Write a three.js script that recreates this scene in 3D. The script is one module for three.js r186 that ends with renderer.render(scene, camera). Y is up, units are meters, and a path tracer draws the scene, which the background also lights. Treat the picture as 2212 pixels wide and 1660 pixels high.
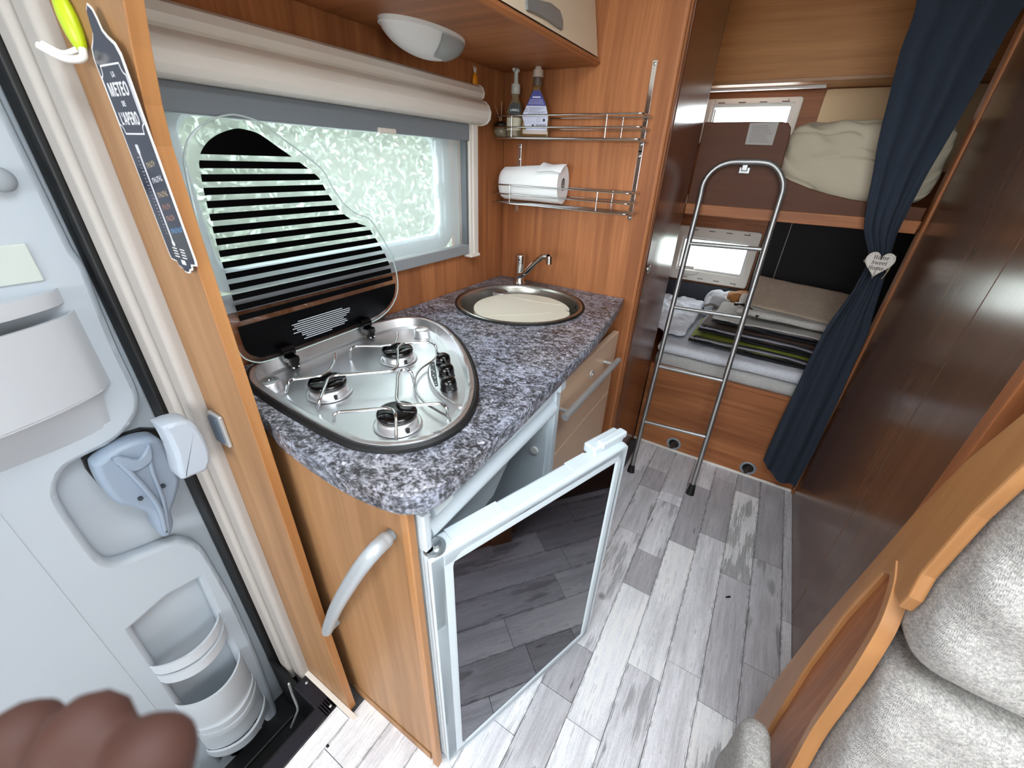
import * as THREE from 'three';
import { RoundedBoxGeometry } from 'three/addons/geometries/RoundedBoxGeometry.js';
import { mergeGeometries, mergeVertices, toCreasedNormals } from 'three/addons/utils/BufferGeometryUtils.js';
import { ImprovedNoise } from 'three/addons/math/ImprovedNoise.js';
import { MarchingCubes } from 'three/addons/objects/MarchingCubes.js';
import { RectAreaLightUniformsLib } from 'three/addons/lights/RectAreaLightUniformsLib.js';
RectAreaLightUniformsLib.init();

// ---------------------------------------------------------------- camera, sky, light, exposure
const scene = new THREE.Scene();
const renderer = new THREE.WebGLRenderer({ antialias: true });
renderer.toneMapping = THREE.LinearToneMapping;
renderer.toneMappingExposure = 0.66;
renderer.shadowMap.enabled = true;
const FPX = 875, EYE = new THREE.Vector3(0, 1.32, 0);
const ROT = [[0.85108496, -0.2797758, 0.44427456], [0.03547638, 0.87490304, 0.482997], [-0.52382804, -0.39531023, 0.75454225]];
const camera = new THREE.PerspectiveCamera(2 * Math.atan(830 / FPX) * 180 / Math.PI, 2212 / 1660, 0.005, 200);
const camM = new THREE.Matrix4().set(ROT[0][0], ROT[0][1], ROT[0][2], EYE.x, ROT[1][0], ROT[1][1], ROT[1][2], EYE.y, ROT[2][0], ROT[2][1], ROT[2][2], EYE.z, 0, 0, 0, 1);
camM.decompose(camera.position, camera.quaternion, camera.scale);
camera.focus = 1.35;
camera.userData.fStop = 8;
scene.add(camera);
scene.background = new THREE.Color(0.86, 0.94, 1.0);
scene.backgroundIntensity = 16.0;

// daylight that enters by the openings: windscreen, dinette window, added roof hatch
function windowLight(w, h, pos, target, color, intensity) {
  const l = new THREE.RectAreaLight(color, intensity, w, h);
  l.position.copy(pos); l.lookAt(target); scene.add(l); return l;
}
const DAY = new THREE.Color(0.90, 0.96, 1.0);
windowLight(1.7, 0.8, new THREE.Vector3(0.1, 1.35, 2.36), new THREE.Vector3(0.1, 1.1, 0), DAY, 6);       // windscreen
windowLight(0.6, 0.4, new THREE.Vector3(1.17, 1.25, 0.2), new THREE.Vector3(0, 1.0, 0.2), DAY, 3);      // dinette window
windowLight(0.66, 0.66, new THREE.Vector3(0.15, 1.97, -0.15), new THREE.Vector3(0.15, 0, -0.15), DAY, 9);   // unseen roof hatch, set overhead to brighten the floor
windowLight(0.78, 0.34, new THREE.Vector3(-0.985, 1.215, -0.78), new THREE.Vector3(0, 1.0, -0.78), DAY, 4); // kitchen window
windowLight(0.34, 0.14, new THREE.Vector3(-0.27, 0.875, -2.64), new THREE.Vector3(-0.27, 0.8, 0), DAY, 8);  // lower bunk window
windowLight(0.34, 0.1, new THREE.Vector3(-0.27, 1.545, -2.64), new THREE.Vector3(-0.27, 1.5, 0), DAY, 16);   // upper bunk window

// ---------------------------------------------------------------- helpers
const V = (x, y, z) => new THREE.Vector3(x, y, z);
const V2 = (x, y) => new THREE.Vector2(x, y);
function pxDir(p) { const a = (p[0] - 1106) / FPX, b = -(p[1] - 830) / FPX; return V(ROT[0][0] * a + ROT[0][1] * b - ROT[0][2], ROT[1][0] * a + ROT[1][1] * b - ROT[1][2], ROT[2][0] * a + ROT[2][1] * b - ROT[2][2]); }
function PX(p, axis, val) { const d = pxDir(p), k = 'xyz'[axis], t = (val - EYE[k]) / d[k]; return EYE.clone().addScaledVector(d, t); }   // pixel -> point on an axis plane
function PXpl(p, n, o) { const d = pxDir(p), t = o.clone().sub(EYE).dot(n) / d.dot(n); return EYE.clone().addScaledVector(d, t); }
let seed = 12345;
function rnd() { seed = (seed * 1664525 + 1013904223) >>> 0; return seed / 4294967296; }
const PN = new ImprovedNoise();
const noise = (x, y, z) => PN.noise(x + 31.7, y + 11.3, z + 57.1);

const taken = {};
function numbered(n) { if (!(n in taken)) { taken[n] = 0; return n; } taken[n]++; return n + '_' + String(taken[n]).padStart(3, '0'); }
function thing(name, label, category, group, kind) { const o = new THREE.Group(); o.name = numbered(name); o.userData = { label, category }; if (group) o.userData.group = group; if (kind) o.userData.kind = kind; scene.add(o); return o; }
function part(name, geo, mat, parent, label) {
  const g = Array.isArray(geo) ? merge(geo) : geo; const m = new THREE.Mesh(g, mat); m.name = name; m.castShadow = m.receiveShadow = true;
  if (label) m.userData.label = label; parent.add(m); return m;
}
function single(name, geo, mat, label, category, group, kind) {
  const g = Array.isArray(geo) ? merge(geo) : geo; const m = new THREE.Mesh(g, mat); m.name = numbered(name); m.castShadow = m.receiveShadow = true;
  m.userData = { label, category }; if (group) m.userData.group = group; if (kind) m.userData.kind = kind; scene.add(m); return m;
}
function clean(g) { g = g.index ? g.toNonIndexed() : g; for (const k of Object.keys(g.attributes)) if (!['position', 'normal', 'uv'].includes(k)) g.deleteAttribute(k); if (!g.attributes.uv) g.setAttribute('uv', new THREE.BufferAttribute(new Float32Array(g.attributes.position.count * 2), 2)); if (!g.attributes.normal) g.computeVertexNormals(); return g; }
function merge(list) { return list.length === 1 ? list[0] : mergeGeometries(list.map(clean)); }
// uv in metres from the position, by the way each face points; swap turns the grain
function uvm(geo, swap = false, off = [0, 0]) {
  const g = geo.index ? geo.toNonIndexed() : geo; const p = g.attributes.position, uv = new Float32Array(p.count * 2);
  const a = V(), b = V(), c = V(), n = V(), e = V();
  for (let i = 0; i < p.count; i += 3) {
    a.fromBufferAttribute(p, i); b.fromBufferAttribute(p, i + 1); c.fromBufferAttribute(p, i + 2);
    n.copy(b).sub(a).cross(e.copy(c).sub(a)); const ax = Math.abs(n.x), ay = Math.abs(n.y), az = Math.abs(n.z);
    for (let k = 0; k < 3; k++) {
      const q = [a, b, c][k]; let u, v;
      if (ax >= ay && ax >= az) { u = q.z; v = q.y; } else if (ay >= az) { u = q.x; v = q.z; } else { u = q.x; v = q.y; }
      if (swap) [u, v] = [v, u];
      uv[(i + k) * 2] = u + off[0]; uv[(i + k) * 2 + 1] = v + off[1];
    }
  }
  g.setAttribute('uv', new THREE.BufferAttribute(uv, 2)); return g;
}
function box(x0, x1, y0, y1, z0, z1, r = 0.002, swap = false) {
  const w = Math.abs(x1 - x0), h = Math.abs(y1 - y0), d = Math.abs(z1 - z0); r = Math.min(r, w / 2.01, h / 2.01, d / 2.01);
  const g = r > 0 ? new RoundedBoxGeometry(w, h, d, 2, r) : new THREE.BoxGeometry(w, h, d);
  g.translate((x0 + x1) / 2, (y0 + y1) / 2, (z0 + z1) / 2); return uvm(g, swap);
}
function cyl(r0, r1, h, seg = 24) { return new THREE.CylinderGeometry(r1, r0, h, seg); }
function cylBetween(a, b, r0, r1 = r0, seg = 16) {
  const d = b.clone().sub(a), g = new THREE.CylinderGeometry(r1, r0, d.length(), seg); g.translate(0, d.length() / 2, 0);
  g.applyQuaternion(new THREE.Quaternion().setFromUnitVectors(V(0, 1, 0), d.clone().normalize())); g.translate(a.x, a.y, a.z); return g;
}
function tube(pts, r, seg = 0, radial = 8, closed = false, tension = 0.5) { return new THREE.TubeGeometry(new THREE.CatmullRomCurve3(pts, closed, 'catmullrom', tension), seg || pts.length * 8, r, radial, closed); }
// wire through corner points with small bends
function wire(pts, r, bend = 0.008, radial = 8) {
  const path = new THREE.CurvePath();
  let last = pts[0];
  for (let i = 1; i < pts.length - 1; i++) {
    const a = pts[i - 1].clone().sub(pts[i]), b = pts[i + 1].clone().sub(pts[i]), k = Math.min(bend, a.length() * 0.45, b.length() * 0.45);
    const p = pts[i].clone().addScaledVector(a.normalize(), k), q = pts[i].clone().addScaledVector(b.normalize(), k);
    path.add(new THREE.LineCurve3(last, p)); path.add(new THREE.QuadraticBezierCurve3(p, pts[i], q)); last = q;
  }
  path.add(new THREE.LineCurve3(last, pts[pts.length - 1]));
  const g = new THREE.TubeGeometry(path, pts.length * 14, r, radial, false);
  const caps = [pts[0], pts[pts.length - 1]].map((p) => new THREE.SphereGeometry(r, 8, 6).translate(p.x, p.y, p.z));
  return merge([g, ...caps]);
}
function shapeOf(pts, smooth = false) { if (!smooth) return new THREE.Shape(pts); const c = new THREE.SplineCurve([...pts, pts[0]]); return new THREE.Shape(c.getPoints(pts.length * 6)); }
function extr(shape, depth, bevel = 0, seg = 2) {
  return new THREE.ExtrudeGeometry(shape, { depth: depth - 2 * bevel, bevelEnabled: bevel > 0, bevelThickness: bevel, bevelSize: bevel, bevelOffset: -bevel, bevelSegments: seg, curveSegments: 16, steps: 1 }).translate(0, 0, bevel);
}
// shape given as (z, y) pairs, thickness from x0 to x1
function extrZY(pts, x0, x1, bevel = 0.002, smooth = false, holes = [], swap = false) {
  const s = shapeOf(pts.map((p) => V2(-p[0], p[1])), smooth); for (const h of holes) s.holes.push(shapeOf(h.map((p) => V2(-p[0], p[1])), smooth));
  const g = extr(s, x1 - x0, bevel); g.rotateY(Math.PI / 2); g.translate(x0, 0, 0); return uvm(g, swap);
}
// shape as (x, y), thickness from z0 to z1
function extrXY(pts, z0, z1, bevel = 0.002, smooth = false, holes = [], swap = false) {
  const s = shapeOf(pts.map((p) => V2(p[0], p[1])), smooth); for (const h of holes) s.holes.push(shapeOf(h.map((p) => V2(p[0], p[1])), smooth));
  const g = extr(s, z1 - z0, bevel); g.translate(0, 0, z0); return uvm(g, swap);
}
// shape as (x, z), thickness from y0 to y1
function extrXZ(pts, y0, y1, bevel = 0.002, smooth = false, holes = [], swap = false) {
  const s = shapeOf(pts.map((p) => V2(p[0], -p[1])), smooth); for (const h of holes) s.holes.push(shapeOf(h.map((p) => V2(p[0], -p[1])), smooth));
  const g = extr(s, y1 - y0, bevel); g.rotateX(-Math.PI / 2); g.translate(0, y0, 0); return uvm(g, swap);
}
function soften(g0, angle = 0.7) { // smooth the bevels, keep the flat faces flat
  const g = toCreasedNormals(g0, angle), p = g.attributes.position, n = g.attributes.normal, a = V(), b = V(), c = V(), e = V();
  for (let i = 0; i < p.count; i += 3) {
    a.fromBufferAttribute(p, i); b.fromBufferAttribute(p, i + 1); c.fromBufferAttribute(p, i + 2); e.copy(b).sub(a).cross(c.clone().sub(a)).normalize();
    if (Math.max(Math.abs(e.x), Math.abs(e.y), Math.abs(e.z)) > 0.9998) for (let k = 0; k < 3; k++) n.setXYZ(i + k, e.x, e.y, e.z);
  }
  return g;
}
// soft upholstered box with optional folds
function softBox(w, h, d, r, n, amp = 0, freq = 8, fn = null) {
  const g0 = new THREE.BoxGeometry(w, h, d, n[0], n[1], n[2]); g0.deleteAttribute('uv'); g0.deleteAttribute('normal'); const g = mergeVertices(g0, 1e-5);
  const p = g.attributes.position, q = V(), c = V();
  for (let i = 0; i < p.count; i++) {
    q.fromBufferAttribute(p, i);
    c.set(THREE.MathUtils.clamp(q.x, -w / 2 + r, w / 2 - r), THREE.MathUtils.clamp(q.y, -h / 2 + r, h / 2 - r), THREE.MathUtils.clamp(q.z, -d / 2 + r, d / 2 - r));
    const o = q.clone().sub(c), L = o.length(); if (L > 1e-9) q.copy(c).addScaledVector(o, r / L);
    if (amp) { const m = amp * (noise(q.x * freq, q.y * freq, q.z * freq) + 0.5 * noise(q.x * freq * 2.3, q.y * freq * 2.3, q.z * freq * 2.3)); q.addScaledVector(L > 1e-9 ? o.normalize() : V(0, 1, 0), m); }
    if (fn) fn(q);
    p.setXYZ(i, q.x, q.y, q.z);
  }
  g.computeVertexNormals(); return uvm(g);
}
// skin between closed rings of points
function rings(list, capFirst = false, capLast = true) {
  const n = list[0].length, pos = [], idx = []; list.forEach((r) => r.forEach((p) => pos.push(p.x, p.y, p.z)));
  for (let k = 0; k < list.length - 1; k++) for (let i = 0; i < n; i++) { const a = k * n + i, b = k * n + (i + 1) % n, c = a + n, d = b + n; idx.push(a, b, c, b, d, c); }
  const cap = (r, off, flip) => { const f = THREE.ShapeUtils.triangulateShape(r.map((p) => V2(p.x, p.z)), []); f.forEach((t) => idx.push(...(flip ? [t[0] + off, t[2] + off, t[1] + off] : [t[0] + off, t[1] + off, t[2] + off]))); };
  if (capFirst) cap(list[0], 0, true); if (capLast) cap(list[list.length - 1], (list.length - 1) * n, false);
  const g = new THREE.BufferGeometry(); g.setAttribute('position', new THREE.Float32BufferAttribute(pos, 3)); g.setIndex(idx); g.computeVertexNormals();
  return uvm(soften(g, 0.6));
}
function offsetRing(pts, d) { // closed ring of {x,z}, moved inwards by d
  const n = pts.length; let area = 0; for (let i = 0; i < n; i++) { const a = pts[i], b = pts[(i + 1) % n]; area += a.x * b.z - b.x * a.z; } const s = Math.sign(area);
  return pts.map((p, i) => { const a = pts[(i + n - 2) % n], b = pts[(i + 2) % n], tx = b.x - a.x, tz = b.z - a.z, l = Math.hypot(tx, tz) || 1; return V(p.x - s * d * tz / l * 1, p.y, p.z + s * d * tx / l); });
}

// ---------------------------------------------------------------- textures
function hash(i, j, k) { let h = (i * 374761393 + j * 668265263 + k * 2147483647) | 0; h = Math.imul(h ^ (h >>> 13), 1274126177); return ((h ^ (h >>> 16)) >>> 0) / 4294967296; }
function tn(x, y, px, py, k) { // tileable value noise
  const xi = Math.floor(x), yi = Math.floor(y), fx = x - xi, fy = y - yi, sx = fx * fx * (3 - 2 * fx), sy = fy * fy * (3 - 2 * fy), m = (a, b) => ((a % b) + b) % b;
  const a = hash(m(xi, px), m(yi, py), k), b = hash(m(xi + 1, px), m(yi, py), k), c = hash(m(xi, px), m(yi + 1, py), k), d = hash(m(xi + 1, px), m(yi + 1, py), k);
  return a + (b - a) * sx + (c - a) * sy + (a - b - c + d) * sx * sy;
}
function tex(w, h, fn, srgb = true, repeat = null) {
  const d = new Uint8Array(w * h * 4); const o = [0, 0, 0];
  for (let j = 0; j < h; j++) for (let i = 0; i < w; i++) { fn(i / w, j / h, o); const k = (j * w + i) * 4; d[k] = Math.max(0, Math.min(255, o[0])); d[k + 1] = Math.max(0, Math.min(255, o[1])); d[k + 2] = Math.max(0, Math.min(255, o[2])); d[k + 3] = 255; }
  const t = new THREE.DataTexture(d, w, h, THREE.RGBAFormat); t.wrapS = t.wrapT = THREE.RepeatWrapping; t.magFilter = THREE.LinearFilter; t.minFilter = THREE.LinearMipmapLinearFilter; t.generateMipmaps = true;
  if (srgb) t.colorSpace = THREE.SRGBColorSpace; if (repeat) t.repeat.set(repeat[0], repeat[1]); t.needsUpdate = true; return t;
}
const mix = (a, b, t) => a + (b - a) * t;
const clamp01 = (t) => Math.max(0, Math.min(1, t));
function woodTex(c0, c1, k, contrast = 1) {
  return tex(512, 1024, (u, v, o) => {
    const warp = (tn(u * 4, v * 3, 4, 3, k + 9) - 0.5) * 0.06, uu = u + warp;
    const a = tn(uu * 9, v * 1.0, 9, 1, k), b = tn(uu * 34, v * 3, 34, 3, k + 1), c = tn(uu * 120, v * 10, 120, 10, k + 2), e = tn(u * 256, v * 40, 256, 40, k + 3);
    let t = 0.42 * a + 0.33 * b + 0.21 * c + 0.04 * e; t = clamp01(0.5 + (t - 0.5) * 1.7 * contrast);
    const pore = 1;
    for (let i = 0; i < 3; i++) o[i] = mix(c0[i], c1[i], t) * pore;
  }, true, [1 / 0.55, 1 / 1.1]);
}
const T = {};
T.wood = woodTex([134, 81, 49], [182, 118, 75], 3);
T.locker = woodTex([176, 116, 68], [210, 150, 94], 77, 0.8);  // locker wood lightened in its colour in place of more light
T.woodPale = woodTex([142, 102, 66], [174, 132, 92], 21);
T.woodDark = woodTex([102, 74, 57], [122, 89, 69], 41, 0.55);  // similar wood, darkened in its colour for the shadowed bathroom wall
T.oak = woodTex([156, 104, 60], [186, 134, 84], 61, 0.8);
T.counter = tex(1024, 1024, (u, v, o) => {
  const a = tn(u * 5, v * 5, 5, 5, 1), b = tn(u * 16, v * 20, 16, 20, 2), c = tn(u * 60, v * 75, 60, 75, 3), d = tn(u * 160, v * 200, 160, 200, 4), e = tn(u * 400, v * 420, 400, 420, 5);
  let t = 0.10 * a + 0.13 * b + 0.24 * c + 0.31 * d + 0.22 * e; t = clamp01((t - 0.34) / 0.32);
  let l = mix(54, 170, t); const fleck = tn(u * 90, v * 40, 90, 40, 8) * tn(u * 240, v * 240, 240, 240, 9); if (fleck > 0.62) l += 55;
  const warm = tn(u * 7, v * 7, 7, 7, 12); o[0] = l * mix(0.94, 0.99, warm); o[1] = l * 0.98; o[2] = l * mix(1.09, 1.02, warm);
}, true, [1 / 0.7, 1 / 0.7]);
// floor planks: weathered, painted-looking boards
const PLANK = { w: [243, 244, 248], l: [231, 231, 236], m: [210, 209, 214], d: [186, 184, 189], p: [243, 244, 246] };
function plankTex(base, k, wear) {
  return tex(128, 1024, (u, v, o) => {
    const st = tn(u * 10, v * 7, 10, 7, k), fi = tn(u * 44, v * 24, 44, 24, k + 1), sp = tn(u * 70, v * 260, 70, 260, k + 2), bl = tn(u * 3, v * 9, 3, 9, k + 3), lg = tn(u * 2, v * 3, 2, 3, k + 4);
    let l = 1 + (st - 0.5) * 0.12 + (fi - 0.5) * 0.10 + (sp - 0.5) * 0.07 + (bl - 0.5) * 0.10 + (lg - 0.5) * 0.08;
    const w = bl * 0.55 + st * 0.3 + fi * 0.25;
    if (wear === 'dark' && w > 0.68) l *= 1 - Math.min(0.26, (w - 0.68) * 1.9);
    if (wear === 'paint' && w < 0.47) l *= 0.82;
    if (fi > 0.86 && st > 0.62) l *= 0.84;
    const kn = Math.hypot((u - 0.55) * 0.1, (v - 0.37) * 0.9); if (wear === 'dark' && kn < 0.016) l *= 0.62 + 20 * kn;
    const edge = Math.min(u, 1 - u); if (edge < 0.05 && tn(u * 20, v * 60, 20, 60, k + 6) > 0.55) l *= 0.86;
    o[0] = base[0] * l; o[1] = base[1] * l; o[2] = base[2] * l;
  });
}
const plankMats = {};
let pk = 100;
for (const [key, base, wear] of [['w', PLANK.w, ''], ['w2', PLANK.w, 'dark'], ['l', PLANK.l, ''], ['l2', PLANK.l, 'dark'], ['m', PLANK.m, ''], ['m2', PLANK.m, 'dark'], ['d', PLANK.d, ''], ['d2', PLANK.d, 'dark'], ['p', PLANK.p, 'paint']]) {
  plankMats[key] = new THREE.MeshStandardMaterial({ map: plankTex(base, pk, wear), roughness: 0.42 }); pk += 13;
}
T.weave = tex(256, 256, (u, v, o) => {
  const a = Math.sin(u * Math.PI * 2 * 32), b = Math.sin(v * Math.PI * 2 * 32), ck = ((Math.floor(u * 32) + Math.floor(v * 32)) % 2 === 0) ? a * a : b * b; const n = tn(u * 64, v * 64, 64, 64, 71), m = tn(u * 12, v * 40, 12, 40, 72);
  const l = 0.70 + 0.16 * ck + 0.12 * (n - 0.5) * 2 + 0.1 * (m - 0.5); o[0] = 222 * l; o[1] = 219 * l; o[2] = 214 * l;
}, true, [1 / 0.1, 1 / 0.1]);
T.weaveBump = tex(256, 256, (u, v, o) => {
  const a = Math.sin(u * Math.PI * 2 * 32), b = Math.sin(v * Math.PI * 2 * 32), ck = ((Math.floor(u * 32) + Math.floor(v * 32)) % 2 === 0) ? a * a : b * b; const l = 60 + 150 * ck + 40 * tn(u * 64, v * 64, 64, 64, 71); o[0] = o[1] = o[2] = l;
}, false, [1 / 0.1, 1 / 0.1]);
T.cloth = tex(256, 256, (u, v, o) => { const l = 0.86 + 0.14 * tn(u * 120, v * 120, 120, 120, 81) + 0.03 * (tn(u * 9, v * 9, 9, 9, 82) - 0.5); o[0] = o[1] = o[2] = 255 * l; }, true, [1 / 0.25, 1 / 0.25]);
T.steelR = tex(256, 256, (u, v, o) => { const l = 60 + 50 * tn(u * 4, v * 120, 4, 120, 91) + 40 * tn(u * 8, v * 8, 8, 8, 92); o[0] = o[1] = o[2] = l; }, false, [1 / 0.3, 1 / 0.3]);
function canvasTex(w, h, draw) { const c = document.createElement('canvas'); c.width = w; c.height = h; const x = c.getContext('2d'); draw(x, w, h); const t = new THREE.CanvasTexture(c); t.colorSpace = THREE.SRGBColorSpace; return t; }

// ---------------------------------------------------------------- materials
const std = (color, roughness = 0.6, metalness = 0, extra = {}) => new THREE.MeshStandardMaterial({ color, roughness, metalness, ...extra });
const M = {
  wood: new THREE.MeshPhysicalMaterial({ map: T.wood, roughness: 0.45, specularIntensity: 0.5 }),
  woodPale: new THREE.MeshPhysicalMaterial({ map: T.woodPale, roughness: 0.45, specularIntensity: 0.6 }),
  woodDark: std(0xffffff, 0.2, 0, { map: T.woodDark }),
  oak: std(0xffffff, 0.4, 0, { map: T.oak }),
  beige: std(0xdcbca0, 0.4),
  beigeEdge: std(0xa4764c, 0.5),
  counter: std(0xffffff, 0.32, 0, { map: T.counter }),
  cream: std(0xefe8df, 0.5),
  creamTrim: std(0xd9d1c8, 0.55),
  cassette: std(0xaca59f, 0.55),
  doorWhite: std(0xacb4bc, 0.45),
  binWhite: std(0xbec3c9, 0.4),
  black: std(0x0b0b0c, 0.45),
  rubber: std(0x0c0c0d, 0.55),
  glossBlack: std(0x060607, 0.12),
  greyPlastic: std(0x8d949a, 0.5),
  blueGrey: std(0x8895a6, 0.42),
  blueGreyLight: std(0xaab4c0, 0.4),
  silver: std(0xc6c8ca, 0.32, 0.6),
  handleGrey: std(0xb4bbc0, 0.4, 0.25),
  chrome: std(0xd6d8da, 0.12, 1),
  steel: std(0xfafcff, 0.36, 1),
  steelDull: std(0xb0b2b5, 0.4, 1, { roughnessMap: null }),
  alu: std(0xa9a9a8, 0.42, 0.9),
  fridgeWhite: std(0xcfdae1, 0.35),
  fridgeIn: std(0xd0dbe3, 0.4),
  mirrorBlack: std(0x54525a, 0.035, 1),
  white: std(0xe9e9e8, 0.5),
  paper: std(0xf0f0f0, 0.85),
  fabric: new THREE.MeshPhysicalMaterial({ map: T.weave, bumpMap: T.weaveBump, bumpScale: 0.0012, roughness: 0.95, sheen: 0.2, sheenRoughness: 0.8 }),
  curtain: std(0x2b3442, 0.95, 0, { map: T.cloth }),
  sheet: std(0xe4e6ee, 0.9, 0, { map: T.cloth }),
  duvet: std(0xc0b49d, 0.85), woodWardrobe: std(0xb89c88, 0.2, 0, { map: T.wood }),
  blackPad: std(0x2d2d30, 0.9, 0, { map: T.cloth }),
  glass: new THREE.MeshPhysicalMaterial({ color: 0xffffff, roughness: 0.02, transmission: 1, thickness: 0, ior: 1.45 }),
  pane: new THREE.MeshPhysicalMaterial({ color: 0xf2f6f5, roughness: 0.0, transmission: 1, thickness: 0, ior: 1.45 }),
};

// ---------------------------------------------------------------- the setting
const S = 'structure';
const CEIL = 1.985, REAR = -2.66, XL = -0.9, XR = 1.2, ZF = 2.4;
// floor: slab with every plank in view laid on it
const floor = thing('floor', 'weathered grey and white plank vinyl floor of the aisle', 'floor', null, S);
part('subfloor', [box(-0.9, XR, -0.3, -0.006, REAR, -0.236, 0), box(-0.655, XR, -0.3, -0.006, -0.236, ZF, 0), box(-0.96, -0.655, -0.3, -0.006, 0.45, ZF, 0)], std(0x4b4a4c, 0.8), floor);
part('edge_trim', box(-0.80, -0.585, -0.004, 0.004, -0.2495, -0.2365, 0.001), M.cream, floor, 'white edge trim along the step well');
{
  const cols = [
    [-0.652, -0.602, [[-0.236, 0.3, 'w'], [0.3, 1.2, 'l']]],
    [-0.602, -0.503, [[-0.30, -0.16, 'w'], [-0.16, 0.45, 'l'], [0.45, 1.3, 'w']]],
    [-0.503, -0.405, [[-0.30, 0.06, 'l'], [0.06, 0.7, 'w'], [0.7, 1.3, 'm']]],
    [-0.405, -0.306, [[-0.9, -0.42, 'l'], [-0.42, 0.2, 'w'], [0.2, 1.0, 'l']]],
    [-0.306, -0.208, [[-1.93, -1.67, 'l2'], [-1.67, -1.24, 'm'], [-1.24, -0.86, 'l'], [-0.86, -0.44, 'w2'], [-0.44, 0.1, 'l'], [0.1, 0.9, 'm']]],
    [-0.208, -0.110, [[-1.93, -1.725, 'm'], [-1.725, -1.575, 'd2'], [-1.575, -1.277, 'm2'], [-1.277, -0.745, 'l2'], [-0.745, -0.588, 'd2'], [-0.588, -0.05, 'm2'], [-0.05, 0.8, 'l']]],
    [-0.110, -0.011, [[-1.93, -1.595, 'm'], [-1.595, -1.53, 'l'], [-1.53, -1.208, 'l2'], [-1.208, -1.032, 'd'], [-1.032, -0.55, 'w'], [-0.55, 0.1, 'w'], [0.1, 0.9, 'l']]],
    [-0.011, 0.088, [[-1.93, -1.72, 'l'], [-1.72, -1.32, 'd2'], [-1.32, -0.776, 'w'], [-0.776, -0.1, 'l2'], [-0.1, 0.8, 'm']]],
    [0.088, 0.187, [[-1.93, -1.83, 'm'], [-1.83, -1.43, 'd'], [-1.43, -0.85, 'l'], [-0.85, -0.2, 'l'], [-0.2, 0.8, 'w']]],
    [0.187, 0.288, [[-1.93, -1.79, 'd'], [-1.79, -1.273, 'p'], [-1.273, -0.787, 'm'], [-0.787, -0.2, 'p'], [-0.2, 0.8, 'm']]],
    [0.288, 0.387, [[-1.93, -1.417, 'd'], [-1.417, -0.97, 'm2'], [-0.97, -0.4, 'm'], [-0.4, 0.5, 'l']]],
    [0.387, 0.418, [[-1.93, -1.6, 'm'], [-1.6, -1.19, 'm'], [-1.19, -0.7, 'l'], [-0.7, 0.2, 'm']]],
  ];
  let n = 0;
  for (const [x0, x1, list] of cols) for (const [z0, z1, key] of list) {
    const g = new THREE.BoxGeometry(x1 - x0 - 0.0014, 0.006, z1 - z0 - 0.0016).translate((x0 + x1) / 2, -0.003, (z0 + z1) / 2);
    const p = g.attributes.position, uv = g.attributes.uv, off = rnd();
    for (let i = 0; i < p.count; i++) { uv.setXY(i, (p.getX(i) - x0) / 0.0985, (p.getZ(i) - z0) / 0.9 + off); }
    const m = part(n ? 'plank_' + String(n).padStart(3, '0') : 'plank', g, plankMats[key], floor); n++;
  }
}
// side wall with the kitchen window and the entrance
const WIN = { z0: -1.17, z1: -0.345, y0: 1.04, y1: 1.42 };
const wallLeft = thing('wall_left', 'brown wood-grain side wall around the kitchen window', 'wall', null, S);
part('wall_board', [
  box(-0.96, XL, -0.3, WIN.y0, REAR, -0.262, 0), box(-0.96, XL, WIN.y1, CEIL + 0.05, REAR, -0.262, 0), box(-0.96, XL, WIN.y0, WIN.y1, WIN.z1, -0.262, 0), box(-0.96, XL, WIN.y0, WIN.y1, REAR, WIN.z0, 0),
  box(-0.96, XL, -0.3, CEIL + 0.05, -0.262, -0.226, 0), box(-0.98, XL, 1.9, CEIL + 0.05, -0.226, 0.45, 0), box(-0.96, XL, -0.3, CEIL + 0.05, 0.45, ZF, 0)], M.wood, wallLeft);
part('door_sill', box(-0.99, -0.926, -0.3, -0.256, -0.226, 0.45, 0), M.black, wallLeft);
// rear wall with two small bunk windows
const wallRear = thing('wall_rear', 'wood-grain rear wall behind the two bunks', 'wall', null, S);
{
  const zb0 = REAR - 0.05, zb1 = REAR, a = -0.43, b = -0.088;
  part('wall_board', [box(-0.95, a, -0.3, CEIL + 0.05, zb0, zb1, 0, true), box(b, XR, -0.3, CEIL + 0.05, zb0, zb1, 0, true), box(a, b, -0.3, 0.795, zb0, zb1, 0, true), box(a, b, 0.965, 1.49, zb0, zb1, 0, true), box(a, b, 1.598, CEIL + 0.05, zb0, zb1, 0, true)], M.wood, wallRear);
}
const wallRight = thing('wall_right', 'glossy wood bathroom wall along the aisle, shade put into its colour', 'wall', null, S);
part('wall_panel', box(0.418, 0.448, 0, CEIL, -1.904, -1.238, 0.002), M.woodDark, wallRight);
part('wall_panel', box(0.418, 0.448, 0, CEIL, -1.236, -0.74, 0.002), M.woodDark, wallRight);
part('end_post', box(0.411, 0.455, 0, CEIL, -1.955, -1.905, 0.008), M.wood, wallRight, 'rounded wooden end post with its lit look in the colour');  // paler wood than the wall stands in for light on the post
part('front_board', box(0.418, XR, 0, CEIL, -0.74, -0.71, 0), M.wood, wallRight);
const wallOuter = thing('wall_offside', 'plain cream outer wall beyond the dinette bench', 'wall', null, S);
part('wall_board', [box(XR, XR + 0.05, -0.3, 1.04, REAR, ZF, 0), box(XR, XR + 0.05, 1.46, CEIL + 0.05, REAR, ZF, 0), box(XR, XR + 0.05, 1.04, 1.46, REAR, -0.12, 0), box(XR, XR + 0.05, 1.04, 1.46, 0.52, ZF, 0)], M.cream, wallOuter);
const wallFront = thing('wall_front', 'cream front bulkhead around the windscreen', 'wall', null, S);
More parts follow.
